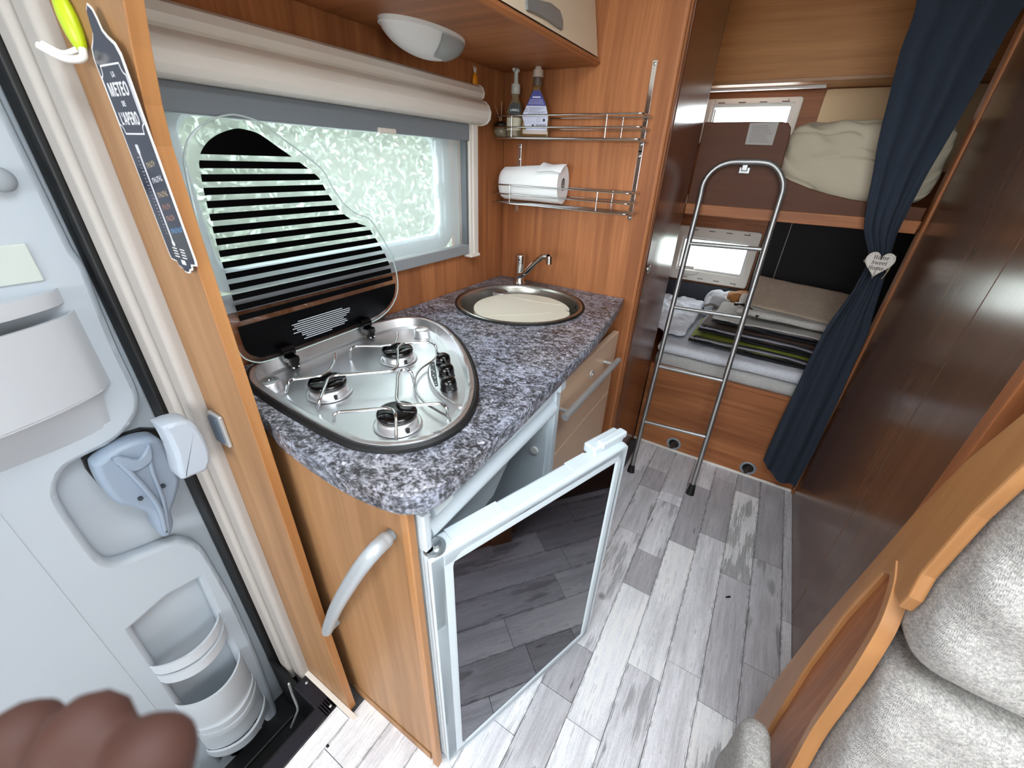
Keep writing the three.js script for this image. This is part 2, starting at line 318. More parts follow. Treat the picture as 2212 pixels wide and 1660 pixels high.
part('wall_board', [box(-0.96, XR, -0.3, 0.93, ZF, ZF + 0.05, 0), box(-0.96, XR, 1.78, CEIL + 0.05, ZF, ZF + 0.05, 0), box(-0.96, -0.78, 0.93, 1.78, ZF, ZF + 0.05, 0), box(0.98, XR, 0.93, 1.78, ZF, ZF + 0.05, 0)], M.cream, wallFront);
const ceiling = thing('ceiling', 'white ceiling above the bunks and aisle', 'ceiling', null, S);
part('ceiling_board', [box(-0.96, XR, CEIL, CEIL + 0.05, REAR, -0.5, 0),
  box(-0.96, XR, CEIL, CEIL + 0.05, 0.2, ZF, 0), box(-0.96, -0.2, CEIL, CEIL + 0.05, -0.5, 0.2, 0), box(0.5, XR, CEIL, CEIL + 0.05, -0.5, 0.2, 0)], M.white, ceiling);

// outside: lawn and hedge
single('ground_outside', box(-30, 30, -0.75, -0.7, -30, 30, 0), std(0xb3b8a8, 0.95), 'pale gravelly ground outside the window', 'ground', null, S);
{
  const leafShape = new THREE.Shape([V2(0, -0.024), V2(0.009, 0), V2(0, 0.026), V2(-0.009, 0)]);
  const lg = new THREE.ShapeGeometry(leafShape); const N = 24000, im = new THREE.InstancedMesh(lg, std(0xffffff, 0.7, 0, { side: THREE.DoubleSide }), N);
  const m = new THREE.Matrix4(), q = new THREE.Quaternion(), e = new THREE.Euler(), col = new THREE.Color();
  for (let i = 0; i < N; i++) {
    const z = -10 + rnd() * 9.6, y = -0.6 + rnd() * 4.6; e.set(rnd() * 3 - 1.5, rnd() * 6.28, rnd() * 6.28); q.setFromEuler(e); const s = 1.2 + rnd() * 1.3;
    m.compose(V(-4.6 - rnd() * 0.3 + 0.08 * noise(z * 2, y * 2, 0), y, z), q, V(s, s, s)); im.setMatrixAt(i, m);
    const g = Math.pow(rnd(), 1.6); col.setRGB(0.24 + 0.50 * g, 0.30 + 0.50 * g, 0.21 + 0.50 * g); im.setColorAt(i, col);
  }
  im.name = 'hedge_leaves'; im.castShadow = im.receiveShadow = true;
  const hedge = thing('hedge', 'pale green leafy hedge seen through the kitchen window', 'hedge', null, 'stuff');
  hedge.add(im);
  part('hedge_core', softBox(0.9, 6.0, 14, 0.3, [4, 24, 50], 0.1, 1.2).translate(-5.35, 2.3, -5), std(0x7c8670, 0.9), hedge);
}

// ---------------------------------------------------------------- entrance: step well, door, frame cassette, wood panel
{
  const w = thing('step_well', 'black plastic entrance step well with screwed rim', 'step');
  part('rim', [box(-0.788, -0.652, -0.004, 0.004, -0.236, -0.200, 0.002), box(-0.692, -0.652, -0.004, 0.004, -0.236, 0.45, 0.002)], std(0x1b1922, 0.4), w);
  part('well_wall', [box(-0.925, -0.692, -0.26, -0.004, -0.214, -0.205, 0.001), box(-0.70, -0.692, -0.26, -0.004, -0.205, 0.45, 0.001), box(-0.925, -0.692, -0.27, -0.255, -0.214, 0.45, 0.001)], M.black, w);
  part('step_edge', cylBetween(V(-0.87, -0.25, -0.19), V(-0.87, -0.25, 0.44), 0.006), M.rubber, w);
  for (const [x, z] of [[-0.768, -0.226], [-0.664, -0.226], [-0.664, 0.05]]) part('screw', new THREE.SphereGeometry(0.004, 10, 8).scale(1, 0.5, 1).translate(x, 0.005, z), M.silver, w);
}
single('flyscreen_rod', wire([PX([624, 1478], 2, -0.196), PX([632, 1502], 2, -0.192), PX([645, 1532], 2, -0.186), PX([629, 1572], 1, -0.2)], 0.0035, 0.02), M.silver, 'bent grey metal rod hanging over the black step well', 'rod');
{
  const f = thing('flyscreen_cassette', 'cream vertical flyscreen cassette edging the entrance door', 'cassette');
  part('housing', box(-0.897, -0.845, -0.06, 1.93, -0.262, -0.219, 0.010), M.cassette, f);
  part('guide_rail', box(-0.846, -0.792, -0.09, 1.93, -0.260, -0.228, 0.012), M.cassette, f);
}
// the door itself, closed, with moulded storage
{
  const d = thing('door_1', 'white moulded entrance door with storage bins and grey latch', 'door', null, S);
  const zy = (list, x) => list.map((p) => { const q = PX(p, 0, x); return [q.z, q.y]; });
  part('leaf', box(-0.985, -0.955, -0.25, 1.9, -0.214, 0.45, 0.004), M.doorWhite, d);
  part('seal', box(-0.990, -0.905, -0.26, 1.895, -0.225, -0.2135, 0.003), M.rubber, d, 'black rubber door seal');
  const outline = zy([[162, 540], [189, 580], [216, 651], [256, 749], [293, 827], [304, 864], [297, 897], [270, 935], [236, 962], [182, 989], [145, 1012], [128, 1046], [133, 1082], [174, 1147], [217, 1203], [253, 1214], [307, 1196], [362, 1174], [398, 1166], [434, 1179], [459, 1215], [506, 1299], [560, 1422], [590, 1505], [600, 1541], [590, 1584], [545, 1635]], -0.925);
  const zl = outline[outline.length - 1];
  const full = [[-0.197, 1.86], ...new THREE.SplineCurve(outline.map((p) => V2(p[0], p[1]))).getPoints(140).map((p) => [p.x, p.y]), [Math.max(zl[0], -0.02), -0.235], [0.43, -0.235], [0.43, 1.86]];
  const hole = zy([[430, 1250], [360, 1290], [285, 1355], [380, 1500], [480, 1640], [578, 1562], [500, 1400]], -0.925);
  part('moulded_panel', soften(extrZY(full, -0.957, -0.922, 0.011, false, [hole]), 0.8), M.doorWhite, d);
  part('hinge_side_panel', box(-0.93, -0.9213, -0.24, 1.85, 0.022, 0.43, 0.0006), M.doorWhite, d);
  part('pocket_back', box(-0.975, -0.957, -0.24, 0.5, -0.17, 0.01, 0.001), M.doorWhite, d);
  // curved bins: an arc over the door face, from height a to height b
  const arc = (z0, z1, xb, bulge, ya, yb, th = 0.004, tilt = 0) => {
    const N = 28, R = []; const ring = (y, o, push) => { const l = []; for (let i = 0; i <= N; i++) { const t = i / N, zz = z0 + (z1 - z0) * t, bx = xb + (bulge + push) * Math.pow(Math.sin(Math.PI * t), 0.6) - o; l.push(V(bx, y, zz)); } return l; };
    const front0 = ring(ya, 0, 0), front1 = ring(yb, 0, tilt), back0 = ring(ya, th, 0), back1 = ring(yb, th, tilt), pos = [], idx = [];
    const put = (A, B, flip) => { const o = pos.length / 3; A.concat(B).forEach((p) => pos.push(p.x, p.y, p.z)); for (let i = 0; i < N; i++) { const a = o + i, b = o + i + 1, c = o + N + 1 + i, e = c + 1; idx.push(...(flip ? [a, c, b, b, c, e] : [a, b, c, b, e, c])); } };
    put(front0, front1, false); put(back0, back1, true); put(front1, back1, false); put(front0, back0, true);
    const g = new THREE.BufferGeometry(); g.setAttribute('position', new THREE.Float32BufferAttribute(pos, 3)); g.setIndex(idx); g.computeVertexNormals(); return clean(g);
  };
  const floorOf = (z0, z1, xb, bulge, y) => { const s = [[xb - 0.03, z0]]; for (let i = 0; i <= 20; i++) { const t = i / 20; s.push([xb + bulge * Math.pow(Math.sin(Math.PI * t), 0.6), z0 + (z1 - z0) * t]); } s.push([xb - 0.03, z1]); return extrXZ(s, y - 0.006, y, 0); };
  // lower pocket: holding strap and bin
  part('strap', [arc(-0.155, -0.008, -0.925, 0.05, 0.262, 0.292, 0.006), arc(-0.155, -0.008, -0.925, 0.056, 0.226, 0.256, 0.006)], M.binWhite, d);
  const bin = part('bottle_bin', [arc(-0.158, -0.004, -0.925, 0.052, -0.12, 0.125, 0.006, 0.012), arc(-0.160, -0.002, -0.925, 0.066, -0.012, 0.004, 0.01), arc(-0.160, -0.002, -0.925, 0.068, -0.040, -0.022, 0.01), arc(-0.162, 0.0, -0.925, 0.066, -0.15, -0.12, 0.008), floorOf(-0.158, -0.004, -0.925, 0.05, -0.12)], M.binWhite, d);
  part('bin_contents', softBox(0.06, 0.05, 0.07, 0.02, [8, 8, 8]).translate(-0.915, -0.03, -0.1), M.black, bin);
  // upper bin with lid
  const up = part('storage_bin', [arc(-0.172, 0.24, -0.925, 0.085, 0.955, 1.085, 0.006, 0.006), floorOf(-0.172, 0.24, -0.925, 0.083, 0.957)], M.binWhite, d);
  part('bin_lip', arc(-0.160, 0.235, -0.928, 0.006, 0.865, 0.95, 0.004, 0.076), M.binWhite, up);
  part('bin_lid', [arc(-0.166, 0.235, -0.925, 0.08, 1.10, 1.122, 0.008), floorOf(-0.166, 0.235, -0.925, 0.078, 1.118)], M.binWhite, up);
  part('recess_shade_plate', box(-0.924, -0.9185, 1.135, 1.19, -0.155, 0.2, 0.0025), std(0xb9c0bb, 0.6), d);  // raised plate, tinted for the shadowed opening above the bin
  part('blind_knob', new THREE.SphereGeometry(0.016, 16, 12).scale(0.6, 1, 1).translate(PX([0, 388], 0, -0.91).x, PX([0, 388], 0, -0.91).y, PX([0, 388], 0, -0.91).z), M.greyPlastic, d);
  // latch
  const body = zy([[202, 1006], [218, 990], [258, 964], [304, 947], [338, 945], [358, 965], [374, 1000], [390, 1035], [381, 1075], [371, 1105], [376, 1132], [366, 1157], [350, 1160], [336, 1140], [325, 1115], [290, 1098], [255, 1090], [226, 1060], [208, 1028]], -0.905);
  part('latch_gap_shade', extrZY(zy([[176, 992], [200, 972], [236, 953], [270, 936], [304, 925], [340, 926], [368, 960], [345, 1020], [215, 1050], [186, 1015]], -0.95), -0.956, -0.944, 0.001), M.black, d);  // black plate paints the shadow gap behind the latch
  const lt = part('latch', soften(extrZY(body, -0.944, -0.900, 0.010, true), 0.9), M.blueGrey, d, 'blue-grey plastic door latch');
  const pd = zy([[240, 990], [262, 985], [300, 990], [322, 960], [330, 985], [318, 1005], [282, 1018]], -0.897);
  part('pull_tab', soften(extrZY(pd, -0.902, -0.893, 0.003, true), 0.8), M.blueGrey, lt);
  part('ridge', [tube([PX([246, 990], 0, -0.9), PX([290, 1030], 0, -0.896), PX([340, 1090], 0, -0.897), PX([357, 1145], 0, -0.9)], 0.005), tube([PX([318, 965], 0, -0.9), PX([330, 1020], 0, -0.898), PX([352, 1080], 0, -0.898), PX([362, 1140], 0, -0.9)], 0.004)], M.blueGrey, lt);
  for (const p of [[260, 1003], [320, 982], [352, 1050], [303, 1077]]) { const c = PX(p, 0, -0.8985); part('screw', new THREE.CylinderGeometry(0.0042, 0.0042, 0.006, 12).rotateZ(Math.PI / 2).translate(c.x, c.y, c.z), std(0x3b434d, 0.4, 0.5), lt); }
}
{
  const k = thing('latch_keeper', 'light blue-grey latch keeper block on the door frame', 'latch');
  const zy = (list, x) => list.map((p) => { const q = PX(p, 0, x); return [q.z, q.y]; });
  part('block', soften(extrZY(zy([[348, 925], [372, 914], [402, 908], [424, 918], [442, 945], [454, 975], [455, 1000], [444, 1018], [420, 1028], [397, 1037], [389, 1028], [380, 990], [366, 955]], -0.745), -0.790, -0.743, 0.007, true), 0.9), M.blueGreyLight, k);
  part('bolt', cylBetween(PX([350, 953], 0, -0.78), PX([372, 945], 0, -0.78), 0.004), M.chrome, k); part('bolt', cylBetween(PX([376, 1019], 0, -0.78), PX([392, 1013], 0, -0.78), 0.004), M.chrome, k);
}
// wood panel between the entrance and the kitchen
{
  const p = thing('partition_panel', 'pale wood partition panel between entrance door and kitchen', 'panel', null, S);
  const e = [[-0.655, 0.0], [-0.645, 0.4], [-0.645, 1.32], [-0.638, 1.36], [-0.622, 1.41], [-0.585, 1.50], [-0.53, 1.60], [-0.50, 1.70], [-0.50, CEIL]];
  e[0][0] = -0.615; e[1][0] = -0.632;
  part('board', extrXY([[-0.9, 0.0], ...e, [-0.9, CEIL]], -0.264, -0.25, 0.001), M.woodPale, p);
  const lip = e.map(([x, y]) => V(x, y, 0)); const pos = [], idx = [];
  part('edge_strip', extrXY([...e.map(([x, y]) => [x - 0.001, y]), ...e.slice().reverse().map(([x, y]) => [x + 0.003, y])], -0.2665, -0.2485, 0.001), M.oak, p, 'lighter solid wood edging');
}
{
  const s = thing('light_switch', 'small grey rocker switch with silver bezel on wood panel', 'switch');
  const c = PX([480, 925], 2, -0.25);
  part('bezel', box(c.x - 0.021, c.x + 0.021, c.y - 0.034, c.y + 0.034, -0.25, -0.243, 0.003), M.silver, s);
  const r = part('rocker', box(c.x - 0.016, c.x + 0.010, c.y - 0.028, c.y + 0.028, -0.246, -0.239, 0.003), std(0x4c5663, 0.35), s); 
}
for (const [p, l] of [[[497, 1052], 'round wood-coloured screw cap on the partition panel just below the switch'], [[585, 1275], 'round wood-coloured screw cap on the partition panel near the step well']]) { const c = PX(p, 2, -0.25); single('screw_cap', new THREE.SphereGeometry(0.008, 16, 10).scale(1, 1, 0.5).translate(c.x, c.y, -0.25), M.oak, l, 'screw cap', 'screw caps on the partition panel'); }
// enamel thermometer sign
{
  const g = thing('thermometer_sign', 'narrow dark blue enamel thermometer sign with white lettering', 'sign');
  const a = PX([222, 12], 2, -0.243), b = PX([380, 556], 2, -0.243), cx = (a.x + b.x) / 2 - 0.003, H = 0.275, W = 0.072, top = 1.447;
  const prof = [[0, 1], [0.18, 0.985], [0.28, 0.955], [0.34, 0.92], [0.52, 0.90], [0.86, 0.875], [1, 0.84], [1, 0.07], [0.94, 0.05], [0.55, 0.045], [0.5, 0.025], [0.26, 0.015], [0.18, 0.003], [0, 0]];
  const pts = [...prof, ...prof.slice(1, -1).reverse().map(([x, y]) => [-x, y])].map(([x, y]) => [cx + x * W / 2, top - H + y * H]);
  const slope = -0.06;
  const inner = pts.map(([x, y]) => [cx + (x - cx) * 0.9, top - H / 2 + (y - top + H / 2) * 0.985]);
  part('plate', extrXY(pts, -0.2424, -0.2412, 0.0003), M.white, g); part('stand_off', cylBetween(V(cx, top - 0.03, -0.2499), V(cx, top - 0.03, -0.2424), 0.004), M.black, g); part('stand_off', cylBetween(V(cx, top - H + 0.02, -0.2499), V(cx, top - H + 0.02, -0.2424), 0.004), M.black, g);
  const map = canvasTex(256, 1024, (x, w, h) => {
    x.fillStyle = '#0d0f2a'; x.fillRect(0, 0, w, h); x.strokeStyle = '#f2f2f4'; x.lineWidth = 6; x.lineJoin = 'round';
    x.beginPath(); x.moveTo(42, 190); x.lineTo(214, 190); x.quadraticCurveTo(216, 225, 240, 228); x.lineTo(240, 395); x.quadraticCurveTo(214, 400, 214, 430); x.lineTo(42, 430); x.quadraticCurveTo(42, 400, 16, 395); x.lineTo(16, 228); x.quadraticCurveTo(42, 225, 42, 190); x.stroke();
    x.fillStyle = '#f4f4f6'; x.textAlign = 'center'; x.textBaseline = 'middle';
    const line = (s, y, px, sx) => { x.save(); x.translate(128, y); x.scale(sx, 1); x.font = 'bold ' + px + 'px sans-serif'; x.fillText(s, 0, 0); x.restore(); };
    line('LA', 222, 26, 1); line('METEO', 272, 66, 0.82); line('DE', 322, 26, 1); line("L'APERO", 375, 64, 0.68);
    x.fillStyle = '#d9d9e0'; x.fillRect(92, 500, 14, 380); x.beginPath(); x.arc(99, 885, 14, 0, 7); x.fill(); x.fillRect(86, 470, 26, 34);
    x.fillStyle = '#cfcfd8'; for (let i = 0; i < 24; i++) x.fillRect(60, 520 + i * 14, i % 4 ? 12 : 22, 2);
    const word = (y, c, n) => { x.fillStyle = c; for (let i = 0; i < n; i++) { x.fillRect(128 + i * 17, y - i * 3, 4, 22); x.fillRect(128 + i * 17, y - i * 3 + (i % 3) * 8, 12, 4); } };
    word(540, '#b5a176', 5); word(600, '#e6e6ea', 6); word(660, '#b99a68', 6); word(712, '#a35f45', 5); word(760, '#a86a42', 5); word(815, '#4c93cf', 7);
    x.fillStyle = '#f2f2f4'; for (let i = 0; i < 4; i++) { x.fillRect(70, 905 + i * 13, 44, 5); x.fillRect(140, 905 + i * 13, 44, 5); } x.fillRect(112, 960, 40, 22);
  });
  const face = extrXY(inner, -0.2412, -0.2406, 0.0002); const P = face.attributes.position, uv = face.attributes.uv;
  for (let i = 0; i < P.count; i++) uv.setXY(i, (P.getX(i) - cx) / W + 0.5, (P.getY(i) - top + H) / H);
  part('enamel_face', face, std(0xffffff, 0.1, 0, { map }), g);
  g.children.forEach((m) => { const q = m.geometry.attributes.position; for (let i = 0; i < q.count; i++) q.setX(i, q.getX(i) + slope * (q.getY(i) - top + H / 2)); });
}
// rubber fruit hooks
function fruitHook(name, label, c, col, s, axis) {
  const g = thing(name, label, 'hook');
  const tr = (q) => q.rotateZ(axis === 2 ? 0.2 : 0).rotateY(axis === 0 ? Math.PI / 2 : 0).translate(c.x, c.y, c.z);
  part('fruit_body', tr(new THREE.SphereGeometry(0.5, 20, 16).scale(0.030 * s, 0.072 * s, 0.02 * s)), std(col, 0.35), g);
  part('leaf_tuft', tr(merge([-0.5, 0, 0.5].map((a) => new THREE.ConeGeometry(0.004 * s, 0.026 * s, 8).rotateZ(-a).translate(a * 0.014 * s, 0.046 * s, 0)))), M.white, g);
  part('hook', tr(tube([V(0.004 * s, -0.03 * s, 0), V(0.006 * s, -0.042 * s, 0.006 * s), V(-0.004 * s, -0.042 * s, 0.022 * s), V(-0.022 * s, -0.026 * s, 0.036 * s)], 0.0045 * s)), M.white, g);
  part('hook_tip', tr(tube([V(-0.002 * s, -0.03 * s, 0.004 * s), V(-0.012 * s, -0.034 * s, 0.018 * s), V(-0.026 * s, -0.022 * s, 0.03 * s)], 0.0035 * s)), M.white, g);
}
fruitHook('fruit_hook', 'lime green fruit-shaped rubber hook on the pale wood panel', PX([150, 46], 2, -0.243), 0xb9d01c, 0.86, 2);
fruitHook('fruit_hook', 'orange pineapple-shaped hook on the wall above the blind end', PX([1026, 180], 0, -0.89), 0xd98a18, 0.75, 0);

// ---------------------------------------------------------------- kitchen window, blind
{
  const w = thing('window_1', 'wide kitchen window with milky flyscreen and rounded acrylic pane', 'window', null, S);
  const ring = (a, b, c, d, r, t, x0, x1, mat, name) => {
    const rr = (z0, z1, y0, y1, q) => { const l = []; for (const [cz, cy, s] of [[z1 - q, y0 + q, -90], [z1 - q, y1 - q, 0], [z0 + q, y1 - q, 90], [z0 + q, y0 + q, 180]]) for (let i = 0; i <= 8; i++) { const an = (s + i * 90 / 8) * Math.PI / 180; l.push([cz + q * Math.cos(an), cy + q * Math.sin(an)]); } return l; };
    return part(name, soften(extrZY(rr(a, b, c, d, r), x0, x1, 0.003, false, [rr(a + t, b - t, c + t, d - t, Math.max(0.004, r - t * 0.5))]), 0.8), mat, w);
  };
  ring(-1.16, -0.37, 1.05, 1.415, 0.06, 0.032, -0.975, -0.945, std(0x8e979f, 0.35), 'pane_frame');
  ring(-1.128, -0.40, 1.08, 1.385, 0.05, 0.010, -0.985, -0.962, std(0xe6eef2, 0.2), 'seal_ring');
  part('pane', box(-0.992, -0.988, 1.03, 1.43, -1.18, -0.34, 0), M.pane, w);
  part('reveal', [box(-0.945, -0.897, 1.03, 1.045, -1.175, -0.34, 0.002), box(-0.945, -0.897, 1.03, 1.42, -1.185, -1.165, 0.002), box(-0.945, -0.897, 1.03, 1.42, -0.358, -0.34, 0.002)], std(0x7c7069, 0.6), w);
  for (const y of [1.345, 1.225, 1.1]) { part('stay_catch', box(-0.963, -0.945, y - 0.022, y + 0.022, -1.118, -1.094, 0.006), std(0xa9b2b8, 0.4), w); }
  part('flyscreen', box(-0.9105, -0.9100, 1.06, 1.38, -1.152, -0.345, 0), std(0xdfe6e6, 0.9, 0, { transparent: true, opacity: 0.42 }), w);
}
{
  const b = thing('roller_blind', 'cream roller blind cassette with side rails over kitchen window', 'blind');
  const prof = [[-0.897, 1.512], [-0.868, 1.512], [-0.858, 1.506], [-0.852, 1.492], [-0.856, 1.480], [-0.862, 1.476], [-0.848, 1.472], [-0.836, 1.462], [-0.829, 1.445], [-0.832, 1.428], [-0.842, 1.417], [-0.86, 1.412], [-0.897, 1.412]];
  part('cassette', soften(extrXY(prof, -1.212, -0.268, 0.002), 0.6), M.cream, b);
  part('end_cap', soften(extrXY(prof.map(([x, y]) => [-0.87 + (x + 0.87) * 1.04, 1.462 + (y - 1.462) * 1.04]), -1.219, -1.211, 0.002), 0.6), M.creamTrim, b);
  part('side_rail', [box(-0.897, -0.868, 1.025, 1.414, -1.205, -1.178, 0.003), box(-0.897, -0.874, 1.025, 1.414, -1.178, -1.168, 0.002)], M.creamTrim, b);
  part('rail_foot', box(-0.897, -0.862, 1.020, 1.030, -1.208, -1.155, 0.004), M.creamTrim, b);
  part('screen_track', box(-0.905, -0.882, 1.035, 1.4, -1.168, -1.158, 0.002), std(0x55585c, 0.5), b);
  part('blind_bar', box(-0.895, -0.872, 1.368, 1.412, -1.166, -0.29, 0.004), std(0x7a8087, 0.45), b, 'grey lower bar of the rolled-up blind');
  part('pull_tab', box(-0.874, -0.864, 1.366, 1.378, -0.855, -0.80, 0.003), M.creamTrim, b);
  part('screen_bar', box(-0.905, -0.88, 1.030, 1.062, -1.166, -0.29, 0.003), std(0x8b8e91, 0.45), b, 'grey bottom bar of the flyscreen');
  part('inner_side', box(-0.897, -0.875, 1.03, 1.414, -0.36, -0.29, 0.002), std(0x4d5156, 0.6), b, 'dark grey side channel');
}

// ---------------------------------------------------------------- kitchen unit
const CT = 0.91, CB = 0.874;
// counter outline (x, z), hob and sink cut-outs
const Z7 = (p) => [480 + p[0] * 0.2892, 580 + p[1] * 0.2892];
const hobPts = [[190, 800], [205, 870], [350, 985], [640, 1160], [850, 1270], [1000, 1330], [1200, 1358], [1400, 1345], [1600, 1290], [1780, 1180], [1870, 1050], [1900, 900], [1880, 760], [1820, 620], [1740, 510], [1640, 430], [1500, 380], [1350, 375], [1200, 400], [1000, 455], [700, 560], [500, 640], [300, 712], [220, 752]].map((p) => PX(Z7(p), 1, CT + 0.004));
const hobRing = new THREE.CatmullRomCurve3(hobPts, true, 'centripetal').getSpacedPoints(120).slice(0, 120).map((p) => V(p.x, CT, p.z));
const SINK = { x: -0.645, z: -1.125, r: 0.208 };
{
  const c = thing('countertop', 'dark grey marbled stone-look kitchen worktop with rounded corner', 'worktop');
  const out = [[-0.898, -1.398], [-0.381, -1.398], [-0.345, -1.15], [-0.322, -0.93], [-0.311, -0.70], [-0.303, -0.53], [-0.299, -0.40], [-0.300, -0.345], [-0.307, -0.308], [-0.326, -0.283], [-0.358, -0.270], [-0.42, -0.262], [-0.50, -0.262], [-0.60, -0.270], [-0.66, -0.2825], [-0.70, -0.2845], [-0.898, -0.2845]];
  const front = new THREE.SplineCurve(out.slice(1, 16).map((p) => V2(p[0], p[1]))).getPoints(90).map((p) => [p.x, p.y]);
  const hobHole = offsetRing(hobRing, 0.003).map((p) => [p.x, p.z]); const sinkHole = []; for (let i = 0; i < 64; i++) { const a = i / 64 * Math.PI * 2; sinkHole.push([SINK.x + (SINK.r - 0.008) * Math.cos(a), SINK.z + (SINK.r - 0.008) * Math.sin(a)]); }
  part('worktop_board', soften(extrXZ([out[0], ...front, out[16]], CB, CT, 0.004, false, [hobHole, sinkHole]), 0.5), M.counter, c);
}
// hob
{
  const h = thing('gas_hob', 'stainless steel three-burner hob with chrome pan supports', 'hob');
  const at = (y) => (r) => r.map((p) => V(p.x, y, p.z));
  part('gasket', rings([at(CT + 0.0005)(offsetRing(hobRing, -0.006)), at(CT + 0.007)(offsetRing(hobRing, -0.005)), at(CT + 0.010)(offsetRing(hobRing, 0)), at(CT + 0.008)(offsetRing(hobRing, 0.004)), at(CT + 0.0005)(offsetRing(hobRing, 0.005))], false, false), M.rubber, h, 'black rubber gasket round the hob');
  const i1 = offsetRing(hobRing, 0.003), i2 = offsetRing(hobRing, 0.016), i3 = offsetRing(hobRing, 0.026), i4 = offsetRing(offsetRing(hobRing, 0.026), 0.010);
  part('tray', rings([at(CT + 0.002)(i1), at(CT + 0.010)(offsetRing(hobRing, 0.005)), at(CT + 0.0115)(offsetRing(hobRing, 0.008)), at(CT + 0.0105)(i2), at(CT + 0.004)(offsetRing(hobRing, 0.019)), at(CT - 0.010)(i3), at(CT - 0.014)(i4)], false, true), M.steel, h);
  const FY = CT - 0.0135;
  // burners
  for (const [l, r, fy, cy] of [[[640, 845], [925, 845], 905, 838], [[1190, 607], [1425, 607], 665, 600], [[1150, 1075], [1455, 1075], 1140, 1068]]) {
    const a = PX(Z7([l[0], cy]), 1, CT + 0.014), b = PX(Z7([r[0], cy]), 1, CT + 0.014), R = a.distanceTo(b) / 2, c = a.clone().add(b).multiplyScalar(0.5);
    const lathe = (pts) => new THREE.LatheGeometry(pts.map((q) => V2(q[0], q[1])), 48).translate(c.x, 0, c.z);
    const bn = part('burner', lathe([[0, FY + 0.001], [R * 1.22, FY + 0.001], [R * 1.2, FY + 0.004], [R * 1.05, FY + 0.004], [R * 0.98, FY + 0.001], [R * 0.98, FY + 0.008], [R * 0.95, FY + 0.019], [0, FY + 0.019]]), M.steel, h);
    part('burner_cap', lathe([[0, CT + 0.018], [R * 0.7, CT + 0.0175], [R * 0.93, CT + 0.0155], [R, CT + 0.011], [R * 0.98, CT + 0.007], [0, CT + 0.006]]), M.glossBlack, bn, 'glossy black burner cap');
    part('igniter', cylBetween(V(c.x + R * 1.05, FY, c.z + R * 0.35), V(c.x + R * 1.05, FY + 0.012, c.z + R * 0.35), 0.003), M.rubber, bn);
  }
  // wires: [pixel in crop, height]
  const hi = CT + 0.024, lo = FY + 0.004, W = (l) => wire(l.map((p) => PX(Z7(p), 1, p[2] ?? hi)), 0.0031, 0.012);
  for (const l of [
    [[480, 925, lo], [492, 855], [520, 830], [742, 806], [800, 770], [838, 690], [842, 640, hi + 0.008]],
    [[722, 1065, lo], [722, 1000], [792, 822], [850, 800], [1272, 766], [1312, 728], [1310, 592], [1350, 560], [1560, 550], [1598, 580], [1602, 645, lo]],
    [[957, 668, lo], [957, 600], [992, 580], [1200, 580], [1282, 570], [1306, 540], [1306, 482, hi + 0.006]],
    [[1432, 852, lo], [1412, 772], [1370, 755], [1332, 762], [1312, 800], [1302, 982], [1332, 1020], [1400, 1026], [1640, 1006], [1680, 1048], [1682, 1100, lo]],
    [[835, 1140, lo], [835, 1092], [870, 1075], [1230, 1045], [1280, 1060], [1300, 1112], [1300, 1285, lo]],
  ]) part('pan_support', W(l), M.chrome, h, 'chrome wire pan support');
  part('guard_wire', tube([[1590, 580], [1606, 640], [1570, 690], [1480, 755], [1440, 830], [1450, 920], [1510, 1000], [1610, 1065], [1685, 1110], [1718, 1165]].map((p) => PX(Z7(p), 1, FY + 0.010)), 0.0024, 90), M.chrome, h);
  // raised control area with knobs
  const cr = [[1625, 615], [1565, 690], [1532, 760], [1545, 845], [1600, 925], [1700, 1000], [1800, 1040], [1838, 960], [1846, 850], [1815, 720], [1745, 620]].map((p) => PX(Z7(p), 1, FY + 0.008)).map((p) => [p.x, p.z]);
  const ca = part('control_panel', soften(extrXZ(cr, FY - 0.002, FY + 0.010, 0.004, true), 0.8), M.steel, h);
  const mk = [[1552, 705], [1585, 695], [1600, 780], [1612, 872], [1592, 880], [1560, 800]].map((p) => PX(Z7(p), 1, FY + 0.011)).map((p) => [p.x, p.z]);
  const pl = part('marking_plate', extrXZ(mk, FY + 0.010, FY + 0.0112, 0.0003), std(0x20262f, 0.3), ca, 'dark plate with flame symbols');
  for (const p of [[1575, 720], [1567, 758], [1580, 770], [1578, 800], [1590, 815], [1592, 850], [1598, 868]]) { const q = PX(Z7(p), 1, FY + 0.0115); part('flame_mark', new THREE.CylinderGeometry(0.0016, 0.0016, 0.0006, 10).translate(q.x, FY + 0.0115, q.z), M.white, pl); }
  for (const p of [[1652, 712], [1677, 795], [1692, 893]]) {
    const q = PX(Z7(p), 1, FY + 0.012);
    const kn = part('knob', new THREE.LatheGeometry([[0, 0.026], [0.010, 0.0255], [0.0145, 0.022], [0.0165, 0.013], [0.0165, 0.004], [0.018, 0.0], [0, 0]].map((a) => V2(a[0], a[1])), 32).translate(q.x, FY + 0.010, q.z), M.glossBlack, ca, 'black control knob');
    part('pointer', box(q.x - 0.017, q.x - 0.002, FY + 0.032, FY + 0.036, q.z - 0.0015, q.z + 0.0015, 0.001), M.glossBlack, kn);
  }
  for (const p of [[352, 850], [1490, 462]]) { const q = PX(Z7(p), 1, CT + 0.004); const m = part('fixing_boss', new THREE.LatheGeometry([[0, 0.022], [0.018, 0.022], [0.021, 0.018], [0.023, 0]].map((a) => V2(a[0], a[1])), 28).scale(0.95, 1, 0.95).translate(q.x, FY, q.z), M.steel, h); part('screw', new THREE.SphereGeometry(0.003, 10, 6).translate(q.x, FY + 0.022, q.z), M.chrome, m); }
